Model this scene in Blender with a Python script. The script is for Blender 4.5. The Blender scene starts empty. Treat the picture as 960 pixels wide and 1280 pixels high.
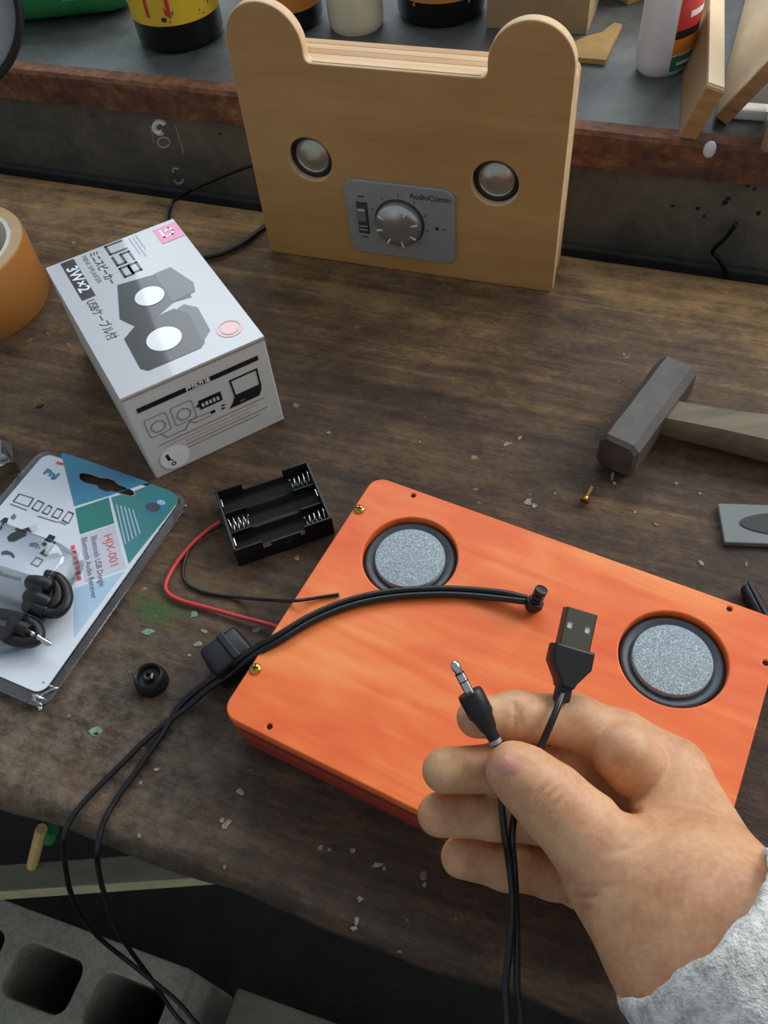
import bpy, bmesh, math, random
import numpy as np
from mathutils import Vector, Matrix, noise

random.seed(7)
scene = bpy.context.scene
COL = scene.collection

# ------------------------------------------------------------------ camera
FPX = 1060.0                       # focal length in pixels of the 960x1280 frame
PITCH, ROLL, CAMH = math.radians(53.014), math.radians(-7.0245), 0.41
fw = Vector((0, math.cos(PITCH), -math.sin(PITCH)))
up0 = Vector((0, math.sin(PITCH), math.cos(PITCH)))
rx0 = Vector((1, 0, 0))
cr, sr = math.cos(ROLL), math.sin(ROLL)
cx = rx0 * cr + up0 * sr
cy = -rx0 * sr + up0 * cr
CAM = Vector((0, 0, CAMH))
cam_data = bpy.data.cameras.new('camera')
cam = bpy.data.objects.new('camera', cam_data)
COL.objects.link(cam)
cam_data.sensor_fit = 'VERTICAL'
cam_data.sensor_height = 36.0
cam_data.lens = 36.0 * FPX / 1280.0
cam_data.clip_start = 0.01
cam.matrix_world = Matrix(((cx.x, cy.x, -fw.x, 0), (cx.y, cy.y, -fw.y, 0), (cx.z, cy.z, -fw.z, CAMH), (0, 0, 0, 1)))
scene.camera = cam

# ------------------------------------------------------------------ world, lights, exposure
world = bpy.data.worlds.new('world')
scene.world = world
world.use_nodes = True
bg = world.node_tree.nodes['Background']
bg.inputs[0].default_value = (0.80, 0.90, 1.0, 1)
bg.inputs[1].default_value = 0.38


def area_light(name, loc, target, sx, sy, power, color):
    ld = bpy.data.lights.new(name, 'AREA')
    ld.shape = 'RECTANGLE'
    ld.size, ld.size_y = sx, sy
    ld.energy = power
    ld.color = color
    o = bpy.data.objects.new(name, ld)
    COL.objects.link(o)
    o.location = loc
    d = Vector(target) - Vector(loc)
    o.rotation_euler = d.to_track_quat('-Z', 'Y').to_euler()
    return o


# two workshop windows: one to the right, one in the wall behind the steel table
area_light('window_light_right', (2.0, 0.9, 1.3), (0.0, 0.35, 0.0), 1.5, 1.3, 43, (1.0, 0.98, 0.95))
area_light('window_light_back', (0.31, 1.66, 1.22), (0.31, 0.0, 1.22), 1.62, 1.0, 24, (0.86, 0.94, 1.0))
scene.view_settings.view_transform = 'Standard'
scene.view_settings.look = 'None'
scene.view_settings.gamma = 1.0
scene.view_settings.use_curve_mapping = False
scene.view_settings.exposure = 0.0


# ------------------------------------------------------------------ pixel helpers
def ray(px, py):
    return cx * ((px - 480) / FPX) + cy * ((640 - py) / FPX) + fw


def at(px, py, z=0.0):                       # where the pixel's ray meets height z
    d = ray(px, py)
    return CAM + d * ((z - CAMH) / d.z)


def dep(px, py, t):                          # a point at depth t along the pixel's ray
    return CAM + ray(px, py) * t


def tdepth(P):
    return (P - CAM).dot(fw)


def onplane(px, py, o, n):
    d = ray(px, py)
    return CAM + d * ((o - CAM).dot(n) / d.dot(n))


def pix(P):
    q = Vector(P) - CAM
    z = q.dot(fw)
    return (480 + FPX * q.dot(cx) / z, 640 - FPX * q.dot(cy) / z)


# ------------------------------------------------------------------ object helpers
MW = {}                                      # world matrices of the empties


def thing(name, label, cat, loc=(0, 0, 0), rotz=0.0, group=None, kind=None):
    o = bpy.data.objects.new(name, None)
    COL.objects.link(o)
    o.empty_display_size = 0.02
    o.location = loc
    o.rotation_euler = (0, 0, rotz)
    if label:
        o['label'] = label
    if cat:
        o['category'] = cat
    if group:
        o['group'] = group
    if kind:
        o['kind'] = kind
    MW[o.name] = Matrix.Translation(Vector(loc)) @ Matrix.Rotation(rotz, 4, 'Z')
    return o


def tag(o, label, cat, group=None, kind=None):
    o['label'] = label
    o['category'] = cat
    if group:
        o['group'] = group
    if kind:
        o['kind'] = kind
    return o


def obj(name, me, mat=None, parent=None, world=False, M=None, smooth=False, label=None):
    """links mesh/bmesh as one object. world=True: the vertices are world coordinates"""
    if isinstance(me, bmesh.types.BMesh):
        bm = me
        bmesh.ops.recalc_face_normals(bm, faces=bm.faces)
        me = bpy.data.meshes.new(name)
        bm.to_mesh(me)
        bm.free()
    if M is not None:
        me.transform(M)
    root = parent
    if world and parent is not None:
        r = parent
        while r.parent is not None:
            r = r.parent
        me.transform(MW[r.name].inverted())
    if smooth:
        if smooth is True:
            for p in me.polygons:
                p.use_smooth = True
        else:
            for p in me.polygons:
                p.use_smooth = True
            me.set_sharp_from_angle(angle=math.radians(smooth))
    if mat is not None:
        me.materials.clear()
        me.materials.append(mat)
    o = bpy.data.objects.new(name, me)
    COL.objects.link(o)
    if parent is not None:
        o.parent = parent
    if label:
        o['label'] = label
    return o


def bm_box(bm, c, s, bev=0.0, seg=2, M=None):
    r = bmesh.ops.create_cube(bm, size=1.0)
    vs = r['verts']
    for v in vs:
        v.co = Vector((v.co.x * s[0], v.co.y * s[1], v.co.z * s[2])) + Vector(c)
    if bev > 0:
        es = list({e for v in vs for e in v.link_edges})
        r = bmesh.ops.bevel(bm, geom=es, offset=bev, segments=seg, profile=0.5, affect='EDGES')
        vs = list({v for f in r['faces'] for v in f.verts} | {v for v in vs if v.is_valid})
    if M is not None:
        for v in vs:
            v.co = M @ v.co
    return vs


def box(c, s, bev=0.0, seg=2, M=None):
    bm = bmesh.new()
    bm_box(bm, c, s, bev, seg, M)
    return bm


def lathe(prof, n=48, bm=None, M=None, sx=1.0, sy=1.0, cap=True):
    """revolve (r,z) profile about z"""
    new = bm is None
    if new:
        bm = bmesh.new()
    rings = []
    for r, z in prof:
        if r <= 1e-7:
            rings.append([bm.verts.new((0, 0, z))])
        else:
            rings.append([bm.verts.new((r * sx * math.cos(2 * math.pi * i / n), r * sy * math.sin(2 * math.pi * i / n), z)) for i in range(n)])
    for a, b in zip(rings, rings[1:]):
        for i in range(n):
            j = (i + 1) % n
            if len(a) == 1 and len(b) == 1:
                continue
            if len(a) == 1:
                bm.faces.new((a[0], b[i], b[j]))
            elif len(b) == 1:
                bm.faces.new((a[i], a[j], b[0]))
            else:
                bm.faces.new((a[i], a[j], b[j], b[i]))
    if cap:
        if len(rings[0]) > 1:
            bm.faces.new(rings[0])
        if len(rings[-1]) > 1:
            bm.faces.new(rings[-1])
    if M is not None:
        for ring in rings:
            for v in ring:
                v.co = M @ v.co
    return bm


def catmull(pts, sub=6):
    pts = [Vector(p) for p in pts]
    P = [pts[0] * 2 - pts[1]] + pts + [pts[-1] * 2 - pts[-2]]
    out = []
    for i in range(1, len(P) - 2):
        a, b, c, d = P[i - 1], P[i], P[i + 1], P[i + 2]
        for k in range(sub):
            t = k / sub
            out.append(0.5 * ((2 * b) + (c - a) * t + (2 * a - 5 * b + 4 * c - d) * t * t + (3 * b - a - 3 * c + d) * t ** 3))
    out.append(pts[-1])
    return out


def tube(pts, r, n=10, bm=None, cap=True):
    """round tube through points; r a number or list"""
    if bm is None:
        bm = bmesh.new()
    pts = [Vector(p) for p in pts]
    rs = r if isinstance(r, (list, tuple)) else [r] * len(pts)
    t0 = (pts[1] - pts[0]).normalized()
    nrm = t0.orthogonal().normalized()
    rings = []
    for i, p in enumerate(pts):
        t = (pts[min(i + 1, len(pts) - 1)] - pts[max(i - 1, 0)])
        if t.length < 1e-9:
            t = t0
        t.normalize()
        nrm = (nrm - t * nrm.dot(t)).normalized()
        b = t.cross(nrm)
        rings.append([bm.verts.new(p + (nrm * math.cos(2 * math.pi * k / n) + b * math.sin(2 * math.pi * k / n)) * rs[i]) for k in range(n)])
    for a, b in zip(rings, rings[1:]):
        for i in range(n):
            j = (i + 1) % n
            bm.faces.new((a[i], a[j], b[j], b[i]))
    if cap:
        bm.faces.new(rings[0])
        bm.faces.new(rings[-1])
    return bm


def curve_mesh(cu):
    o = bpy.data.objects.new('tmp', cu)
    COL.objects.link(o)
    dg = bpy.context.evaluated_depsgraph_get()
    dg.update()
    me = bpy.data.meshes.new_from_object(o.evaluated_get(dg))
    bpy.data.objects.remove(o)
    bpy.data.curves.remove(cu)
    return me


def plate(loops, z0, z1, bev=0.0):
    """flat plate between z0 and z1 from closed outline loops (the later ones are holes)"""
    cu = bpy.data.curves.new('tmp', 'CURVE')
    cu.dimensions = '2D'
    cu.fill_mode = 'BOTH'
    for lp in loops:
        sp = cu.splines.new('POLY')
        sp.points.add(len(lp) - 1)
        for p, q in zip(sp.points, lp):
            p.co = (q[0], q[1], 0, 1)
        sp.use_cyclic_u = True
    cu.extrude = (z1 - z0) / 2 - bev
    cu.bevel_depth = bev
    cu.bevel_resolution = 2
    cu.offset = -bev
    me = curve_mesh(cu)
    me.transform(Matrix.Translation((0, 0, (z0 + z1) / 2)))
    return me


def circle(c, r, n=48, rb=None):
    rb = r if rb is None else rb
    return [(c[0] + r * math.cos(2 * math.pi * i / n), c[1] + rb * math.sin(2 * math.pi * i / n)) for i in range(n)]


def rrect(x0, y0, x1, y1, r, n=6):
    out = []
    for (ax, ay, a0) in ((x1 - r, y1 - r, 0), (x0 + r, y1 - r, 90), (x0 + r, y0 + r, 180), (x1 - r, y0 + r, 270)):
        for k in range(n + 1):
            a = math.radians(a0 + 90 * k / n)
            out.append((ax + r * math.cos(a), ay + r * math.sin(a)))
    return out


def text_mesh(s, size, align='CENTER', thick=0.0, sx=1.0):
    cu = bpy.data.curves.new('tmp', 'FONT')
    cu.body = s
    cu.size = size
    cu.align_x = align
    cu.align_y = 'CENTER'
    cu.offset = thick
    cu.resolution_u = 3
    me = curve_mesh(cu)
    if sx != 1.0:
        me.transform(Matrix.Diagonal((sx, 1, 1, 1)))
    return me


def poly_mesh(pts3):
    bm = bmesh.new()
    vs = [bm.verts.new(p) for p in pts3]
    f = bm.faces.new(vs)
    return bm


def frame_M(o, ex, ey):
    """matrix that takes local x,y,z to o + x*ex + y*ey + z*(ex x ey)"""
    ez = ex.cross(ey)
    return Matrix(((ex.x, ey.x, ez.x, o.x), (ex.y, ey.y, ez.y, o.y), (ex.z, ey.z, ez.z, o.z), (0, 0, 0, 1)))


# ------------------------------------------------------------------ materials
def s2l(c):
    return tuple((x / 255 / 12.92) if x / 255 <= 0.04045 else ((x / 255 + 0.055) / 1.055) ** 2.4 for x in c)


def new_mat(name):
    m = bpy.data.materials.new(name)
    m.use_nodes = True
    nt = m.node_tree
    b = nt.nodes['Principled BSDF']
    return m, nt, b


def N(nt, t, **kw):
    n = nt.nodes.new(t)
    for k, v in kw.items():
        if k.startswith('i_'):
            n.inputs[k[2:].replace('_', ' ')].default_value = v
        else:
            setattr(n, k, v)
    return n


def ramp(nt, fac, stops):
    r = nt.nodes.new('ShaderNodeValToRGB')
    el = r.color_ramp.elements
    while len(el) < len(stops):
        el.new(0.5)
    for e, (p, c) in zip(el, stops):
        e.position = p
        e.color = (*c, 1)
    nt.links.new(fac, r.inputs[0])
    return r.outputs[0]


def coords(nt, scale=(1, 1, 1), rot=(0, 0, 0), loc=(0, 0, 0)):
    tc = nt.nodes.new('ShaderNodeTexCoord')
    mp = nt.nodes.new('ShaderNodeMapping')
    mp.inputs['Scale'].default_value = scale
    mp.inputs['Rotation'].default_value = rot
    mp.inputs['Location'].default_value = loc
    nt.links.new(tc.outputs['Object'], mp.inputs[0])
    return mp.outputs[0]


def noise_tex(nt, vec, scale, detail=4, rough=0.55, dist=0.0):
    n = nt.nodes.new('ShaderNodeTexNoise')
    n.inputs['Scale'].default_value = scale
    n.inputs['Detail'].default_value = detail
    n.inputs['Roughness'].default_value = rough
    n.inputs['Distortion'].default_value = dist
    nt.links.new(vec, n.inputs['Vector'])
    return n.outputs['Fac']


def mix(nt, fac, a, b, mode='MIX'):
    m = nt.nodes.new('ShaderNodeMix')
    m.data_type = 'RGBA'
    m.blend_type = mode
    if isinstance(fac, (int, float)):
        m.inputs[0].default_value = fac
    else:
        nt.links.new(fac, m.inputs[0])
    for k, v in ((6, a), (7, b)):
        if isinstance(v, tuple):
            m.inputs[k].default_value = (*v[:3], 1)
        else:
            nt.links.new(v, m.inputs[k])
    return m.outputs[2]


def math_n(nt, op, a, b=None, clamp=False):
    m = nt.nodes.new('ShaderNodeMath')
    m.operation = op
    m.use_clamp = clamp
    for k, v in ((0, a), (1, b)):
        if v is None:
            continue
        if isinstance(v, (int, float)):
            m.inputs[k].default_value = v
        else:
            nt.links.new(v, m.inputs[k])
    return m.outputs[0]


def bump(nt, b, height, strength=0.3, dist=0.001):
    n = nt.nodes.new('ShaderNodeBump')
    n.inputs['Strength'].default_value = strength
    n.inputs['Distance'].default_value = dist
    nt.links.new(height, n.inputs['Height'])
    nt.links.new(n.outputs[0], b.inputs['Normal'])


def plain(name, rgb, rough=0.5, metal=0.0, var=0.12, scale=60, bmp=0.0, coat=0.0, spec=0.5):
    """one colour with a light procedural variation"""
    m, nt, b = new_mat(name)
    c = s2l(rgb)
    v = coords(nt)
    f = noise_tex(nt, v, scale, 3)
    lo = tuple(x * (1 - var) for x in c)
    hi = tuple(min(1, x * (1 + var)) for x in c)
    nt.links.new(ramp(nt, f, [(0.3, lo), (0.7, hi)]), b.inputs['Base Color'])
    b.inputs['Roughness'].default_value = rough
    b.inputs['Metallic'].default_value = metal
    b.inputs['Coat Weight'].default_value = coat
    b.inputs['Coat Roughness'].default_value = 0.05
    b.inputs['Specular IOR Level'].default_value = spec
    if bmp:
        bump(nt, b, f, bmp)
    return m


def wood(name, dark, light, grain=(6, 90, 90), rough=0.6, blot=9, contrast=1.0, bmp=0.12):
    m, nt, b = new_mat(name)
    v = coords(nt, grain)
    g = noise_tex(nt, v, 1.0, 6, 0.6, 0.4)
    v2 = coords(nt)
    bl = noise_tex(nt, v2, blot, 3)
    f = math_n(nt, 'ADD', math_n(nt, 'MULTIPLY', g, 0.65), math_n(nt, 'MULTIPLY', bl, 0.35))
    w = 0.16 / contrast
    nt.links.new(ramp(nt, f, [(0.5 - w, s2l(dark)), (0.5 + w, s2l(light))]), b.inputs['Base Color'])
    b.inputs['Roughness'].default_value = rough
    bump(nt, b, g, bmp)
    return m


def clear_plastic(name, tint=(0.97, 0.98, 1.0), weight=0.94):
    m, nt, b = new_mat(name)
    out = nt.nodes['Material Output']
    tr = nt.nodes.new('ShaderNodeBsdfTransparent')
    tr.inputs[0].default_value = (*tint, 1)
    gl = nt.nodes.new('ShaderNodeBsdfGlossy')
    gl.inputs['Roughness'].default_value = 0.07
    gl.inputs[0].default_value = (1, 1, 1, 1)
    lw = nt.nodes.new('ShaderNodeFresnel')
    lw.inputs[0].default_value = 1.5
    v = coords(nt)
    f = noise_tex(nt, v, 40, 2)
    k = math_n(nt, 'ADD', math_n(nt, 'MULTIPLY', lw.outputs[0], 0.9), math_n(nt, 'MULTIPLY', f, 1 - weight), True)
    ms = nt.nodes.new('ShaderNodeMixShader')
    nt.links.new(k, ms.inputs[0])
    nt.links.new(tr.outputs[0], ms.inputs[1])
    nt.links.new(gl.outputs[0], ms.inputs[2])
    nt.links.new(ms.outputs[0], out.inputs['Surface'])
    return m


# bench frame: u along the bench, v towards its back
AB = -0.4322
bd = Vector((math.cos(AB), math.sin(AB), 0))
bn = Vector((-math.sin(AB), math.cos(AB), 0))
VB, VF = 0.5488, 0.0567


def bw(u, v, z=0.0):
    return bd * u + bn * v + Vector((0, 0, z))


def bw_local(P):
    return (P.dot(bd), P.dot(bn))


def bench_material():
    m, nt, b = new_mat('worn_bench_wood')
    v = coords(nt, (4, 120, 70))
    g = noise_tex(nt, v, 1.0, 8, 0.7, 0.5)
    v2 = coords(nt, (1, 2.2, 2))
    bl = noise_tex(nt, v2, 5.5, 5, 0.6)
    v3 = coords(nt, (1, 2, 1))
    fine = noise_tex(nt, v3, 190, 5, 0.75)
    tc = nt.nodes.new('ShaderNodeTexCoord')
    sp = nt.nodes.new('ShaderNodeSeparateXYZ')
    nt.links.new(tc.outputs['Object'], sp.inputs[0])
    # stain in front, wear along the back strip, with shading painted in too
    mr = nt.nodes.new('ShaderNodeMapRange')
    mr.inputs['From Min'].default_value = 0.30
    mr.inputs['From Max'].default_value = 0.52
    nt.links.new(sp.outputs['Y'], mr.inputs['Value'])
    ml = nt.nodes.new('ShaderNodeMapRange')            # the left end is paler too
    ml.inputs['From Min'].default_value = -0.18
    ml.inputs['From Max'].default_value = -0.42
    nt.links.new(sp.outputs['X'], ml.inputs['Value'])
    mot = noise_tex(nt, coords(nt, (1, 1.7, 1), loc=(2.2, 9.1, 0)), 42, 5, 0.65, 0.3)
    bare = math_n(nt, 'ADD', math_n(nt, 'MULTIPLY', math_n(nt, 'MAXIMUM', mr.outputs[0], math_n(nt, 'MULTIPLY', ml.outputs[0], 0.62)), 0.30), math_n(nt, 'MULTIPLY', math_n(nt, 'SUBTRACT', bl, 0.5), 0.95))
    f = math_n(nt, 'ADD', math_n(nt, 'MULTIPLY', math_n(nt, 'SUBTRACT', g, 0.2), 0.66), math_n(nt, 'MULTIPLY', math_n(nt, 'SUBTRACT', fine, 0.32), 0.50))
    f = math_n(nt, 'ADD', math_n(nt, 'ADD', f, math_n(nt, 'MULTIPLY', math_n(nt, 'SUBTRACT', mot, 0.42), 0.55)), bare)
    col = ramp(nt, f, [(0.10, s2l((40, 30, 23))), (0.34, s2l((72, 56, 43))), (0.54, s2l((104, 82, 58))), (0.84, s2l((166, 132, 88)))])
    # dark stains
    st = noise_tex(nt, coords(nt, (1, 1.8, 1), loc=(3.1, 1.7, 0)), 9, 4, 0.6, 0.8)
    stf = ramp(nt, st, [(0.60, (0, 0, 0)), (0.72, (0.65, 0.65, 0.65))])
    col = mix(nt, stf, col, s2l((44, 36, 31)))
    # grey dust trodden into the front-left corner
    mf = nt.nodes.new('ShaderNodeMapRange')
    mf.inputs['From Min'].default_value = 0.26
    mf.inputs['From Max'].default_value = 0.08
    nt.links.new(sp.outputs['Y'], mf.inputs['Value'])
    mu = nt.nodes.new('ShaderNodeMapRange')
    mu.inputs['From Min'].default_value = -0.10
    mu.inputs['From Max'].default_value = -0.24
    nt.links.new(sp.outputs['X'], mu.inputs['Value'])
    dn = ramp(nt, noise_tex(nt, coords(nt, (1, 1.2, 1), loc=(4, 4, 0)), 85, 6, 0.75), [(0.40, (0, 0, 0)), (0.66, (0.95,) * 3)])
    dust = math_n(nt, 'MULTIPLY', math_n(nt, 'MULTIPLY', mf.outputs[0], mu.outputs[0]), dn)
    col = mix(nt, dust, col, s2l((124, 112, 97)))
    # greenish paint film and pale flecks
    gr = noise_tex(nt, coords(nt, (1, 1, 1), loc=(7.3, 2.2, 0)), 14, 3, 0.5)
    grf = ramp(nt, gr, [(0.66, (0, 0, 0)), (0.74, (0.35, 0.35, 0.35))])
    col = mix(nt, grf, col, s2l((92, 92, 66)))
    # a smear of green paint left of the battery leads
    gp = bw_local(at(200, 764, 0.0))
    vs = nt.nodes.new('ShaderNodeVectorMath')
    vs.operation = 'DISTANCE'
    mpg = nt.nodes.new('ShaderNodeMapping')
    mpg.inputs['Scale'].default_value = (1, 1.7, 1)
    nt.links.new(tc.outputs['Object'], mpg.inputs[0])
    nt.links.new(mpg.outputs[0], vs.inputs[0])
    vs.inputs[1].default_value = (gp[0], gp[1] * 1.7, 0)
    gn = noise_tex(nt, coords(nt, (1, 2, 1)), 70, 4, 0.65)
    gm = math_n(nt, 'ADD', math_n(nt, 'MULTIPLY', vs.outputs['Value'], 22.0), math_n(nt, 'MULTIPLY', gn, 1.1))
    col = mix(nt, ramp(nt, gm, [(0.70, (0.75,) * 3), (0.98, (0, 0, 0))]), col, s2l((52, 92, 42)))
    fl = noise_tex(nt, coords(nt, (1, 1.3, 1)), 95, 2, 0.5)
    flm = noise_tex(nt, coords(nt, loc=(1.2, 5, 0)), 8, 2)
    ff = ramp(nt, math_n(nt, 'ADD', fl, math_n(nt, 'MULTIPLY', flm, 0.25)), [(0.86, (0, 0, 0)), (0.91, (0.6, 0.6, 0.6))])
    col = mix(nt, ff, col, s2l((176, 160, 138)))
    nt.links.new(col, b.inputs['Base Color'])
    nt.links.new(ramp(nt, bl, [(0.3, (0.55,) * 3), (0.7, (0.78,) * 3)]), b.inputs['Roughness'])
    b.inputs['Specular IOR Level'].default_value = 0.35
    bump(nt, b, math_n(nt, 'ADD', math_n(nt, 'MULTIPLY', g, 0.7), fine), 0.55, 0.0014)
    return m


def rust_material():
    m, nt, b = new_mat('rusted_steel_edge')
    a = noise_tex(nt, coords(nt, (1, 1, 2)), 26, 6, 0.7)
    d = noise_tex(nt, coords(nt), 140, 4, 0.7)
    f = math_n(nt, 'ADD', math_n(nt, 'MULTIPLY', a, 0.7), math_n(nt, 'MULTIPLY', d, 0.3))
    nt.links.new(ramp(nt, f, [(0.36, s2l((66, 46, 38))), (0.5, s2l((112, 72, 50))), (0.62, s2l((152, 104, 66))), (0.7, s2l((190, 146, 98)))]), b.inputs['Base Color'])
    b.inputs['Roughness'].default_value = 0.8
    bump(nt, b, f, 0.5, 0.0015)
    return m


def steel_dark(name, c1, c2, c3, rough=0.55):
    m, nt, b = new_mat(name)
    a = noise_tex(nt, coords(nt), 9, 5, 0.6)
    d = noise_tex(nt, coords(nt), 110, 3, 0.6)
    f = math_n(nt, 'ADD', math_n(nt, 'MULTIPLY', a, 0.75), math_n(nt, 'MULTIPLY', d, 0.25))
    nt.links.new(ramp(nt, f, [(0.38, s2l(c1)), (0.52, s2l(c2)), (0.64, s2l(c3))]), b.inputs['Base Color'])
    b.inputs['Roughness'].default_value = rough
    bump(nt, b, d, 0.15)
    return m


def orange_material():
    m, nt, b = new_mat('orange_stained_plywood')
    g = noise_tex(nt, coords(nt, (7, 60, 60), rot=(0, 0, 0.08)), 1.0, 6, 0.6, 1.2)
    bl = noise_tex(nt, coords(nt, (1, 1.6, 1)), 11, 3, 0.5)
    fig = noise_tex(nt, coords(nt, (10, 22, 10), rot=(0, 0, -0.4)), 1.0, 2, 0.4, 2.5)
    f = math_n(nt, 'ADD', math_n(nt, 'ADD', math_n(nt, 'MULTIPLY', g, 0.4), math_n(nt, 'MULTIPLY', bl, 0.4)), math_n(nt, 'MULTIPLY', fig, 0.2))
    nt.links.new(ramp(nt, f, [(0.36, s2l((226, 88, 36))), (0.50, s2l((240, 116, 54))), (0.63, s2l((250, 148, 80)))]), b.inputs['Base Color'])
    b.inputs['Roughness'].default_value = 0.5
    bump(nt, b, g, 0.08)
    return m


def felt_material():
    m, nt, b = new_mat('speckled_grey_cone')
    v = N(nt, 'ShaderNodeTexVoronoi')
    v.inputs['Scale'].default_value = 1300
    nt.links.new(coords(nt), v.inputs['Vector'])
    n1 = noise_tex(nt, coords(nt), 1100, 3, 0.7)
    f = math_n(nt, 'ADD', math_n(nt, 'MULTIPLY', v.outputs['Distance'], 0.35), math_n(nt, 'MULTIPLY', n1, 0.75))
    nt.links.new(ramp(nt, f, [(0.36, s2l((112, 126, 134))), (0.55, s2l((144, 158, 165))), (0.74, s2l((196, 206, 210)))]), b.inputs['Base Color'])
    b.inputs['Roughness'].default_value = 0.75
    return m


def skin_material():
    m, nt, b = new_mat('skin')
    a = noise_tex(nt, coords(nt), 55, 4, 0.6)
    d = noise_tex(nt, coords(nt), 420, 3, 0.6)
    f = math_n(nt, 'ADD', math_n(nt, 'MULTIPLY', a, 0.75), math_n(nt, 'MULTIPLY', d, 0.25))
    nt.links.new(ramp(nt, f, [(0.34, s2l((184, 128, 92))), (0.5, s2l((204, 152, 112))), (0.68, s2l((220, 174, 132)))]), b.inputs['Base Color'])
    b.inputs['Roughness'].default_value = 0.52
    b.inputs['Subsurface Weight'].default_value = 0.12
    b.inputs['Subsurface Radius'].default_value = (0.006, 0.0022, 0.0012)
    b.inputs['Subsurface Scale'].default_value = 0.6
    wr = N(nt, 'ShaderNodeTexVoronoi')
    wr.inputs['Scale'].default_value = 900
    nt.links.new(coords(nt), wr.inputs['Vector'])
    bump(nt, b, math_n(nt, 'ADD', math_n(nt, 'MULTIPLY', a, 1.0), wr.outputs['Distance']), 0.08, 0.0006)
    return m


def fleece_material():
    m, nt, b = new_mat('grey_fleece')
    a = noise_tex(nt, coords(nt), 150, 5, 0.7)
    d = noise_tex(nt, coords(nt), 800, 3, 0.7)
    f = math_n(nt, 'ADD', math_n(nt, 'MULTIPLY', a, 0.7), math_n(nt, 'MULTIPLY', d, 0.3))
    nt.links.new(ramp(nt, f, [(0.36, s2l((150, 148, 145))), (0.48, s2l((204, 202, 197))), (0.6, s2l((242, 240, 235)))]), b.inputs['Base Color'])
    b.inputs['Roughness'].default_value = 0.95
    b.inputs['Sheen Weight'].default_value = 0.3
    bump(nt, b, f, 0.9, 0.003)
    return m


def concrete_material(name, c1, c2):
    m, nt, b = new_mat(name)
    a = noise_tex(nt, coords(nt), 25, 6, 0.7)
    d = noise_tex(nt, coords(nt), 260, 3, 0.7)
    f = math_n(nt, 'ADD', math_n(nt, 'MULTIPLY', a, 0.6), math_n(nt, 'MULTIPLY', d, 0.4))
    nt.links.new(ramp(nt, f, [(0.38, s2l(c1)), (0.62, s2l(c2))]), b.inputs['Base Color'])
    b.inputs['Roughness'].default_value = 0.9
    bump(nt, b, d, 0.6, 0.002)
    return m


MAT = {}
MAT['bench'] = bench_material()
MAT['bench_edge'] = wood('bench_frame_wood', (52, 40, 33), (96, 74, 56), (60, 8, 60), 0.8)
MAT['rust'] = rust_material()
MAT['steel_top'] = steel_dark('dark_steel_top', (72, 76, 76), (92, 97, 96), (112, 116, 112), 0.5)
MAT['steel_panel'] = steel_dark('dark_steel_panel', (84, 80, 70), (110, 103, 90), (128, 118, 102), 0.6)
MAT['steel_lip'] = steel_dark('steel_lip', (52, 52, 52), (64, 63, 62), (74, 72, 68), 0.6)
MAT['orange'] = orange_material()
MAT['orange_side'] = wood('red_stained_plywood_edge', (128, 42, 28), (176, 66, 40), (8, 60, 260), 0.6, 12, 0.8)  # deeper edge stain, with the shade on the box sides painted in
MAT['felt'] = felt_material()
MAT['skin'] = skin_material()
MAT['fleece'] = fleece_material()
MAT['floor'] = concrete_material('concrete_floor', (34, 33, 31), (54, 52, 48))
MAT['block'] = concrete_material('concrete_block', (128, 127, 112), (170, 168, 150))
MAT['ply_face'] = wood('bear_plywood_face', (172, 126, 72), (204, 160, 98), (5, 45, 45), 0.55, 10, 0.8)
MAT['ply_edge'] = wood('plywood_edge_pale', (206, 168, 122), (238, 208, 166), (8, 60, 220), 0.6, 10, 0.8)
MAT['ply_edge2'] = wood('plywood_edge_tan', (184, 138, 92), (216, 178, 130), (8, 60, 220), 0.6, 10, 0.8)
MAT['raw_wood'] = wood('raw_pale_wood', (212, 186, 146), (244, 224, 190), (40, 6, 40), 0.7, 8, 0.8)
MAT['end_grain'] = wood('end_grain_wood', (150, 108, 62), (198, 152, 98), (30, 120, 120), 0.8, 30, 1.2)
MAT['tan_wood'] = wood('tan_wood', (140, 112, 80), (176, 146, 108), (40, 6, 40), 0.75, 8, 0.8)
MAT['handle'] = wood('grey_hammer_handle', (86, 77, 61), (124, 112, 90), (12, 160, 160), 0.75, 20, 1.0)
MAT['silver'] = plain('silver_plastic', (158, 161, 158), 0.38, 0.25, 0.06, 200)
MAT['silver_dark'] = plain('dark_grey_print', (62, 64, 66), 0.5, 0.1)
MAT['knob'] = plain('satin_knob', (190, 192, 192), 0.24, 0.85, 0.05)
MAT['eye'] = plain('satin_metal_dome', (186, 182, 168), 0.27, 0.75, 0.06, 90)
MAT['black'] = plain('black_plastic', (20, 21, 22), 0.38, 0.0, 0.2)
MAT['rubber'] = plain('black_rubber', (18, 19, 20), 0.45, 0.0, 0.2)
MAT['surround'] = plain('rubber_surround', (58, 66, 73), 0.4, 0.0, 0.2, 150)
MAT['cord'] = plain('black_cord_sheath', (17, 18, 20), 0.33, 0.0, 0.2)
MAT['nickel'] = plain('nickel', (206, 206, 204), 0.2, 1.0, 0.05)
MAT['usb_metal'] = plain('usb_shell_metal', (118, 114, 100), 0.3, 0.9, 0.08)
MAT['spring'] = plain('spring_wire', (210, 212, 212), 0.25, 1.0, 0.05)
MAT['brass'] = plain('brass', (206, 166, 84), 0.28, 1.0, 0.1)
MAT['red_wire'] = plain('red_wire_sheath', (206, 58, 60), 0.45, 0.0, 0.08)
MAT['iron'] = steel_dark('hammer_iron', (60, 54, 50), (82, 76, 71), (100, 94, 88), 0.5)
MAT['carton'] = plain('white_carton', (192, 196, 201), 0.35, 0.0, 0.02, 30, 0, 0.7)
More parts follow.
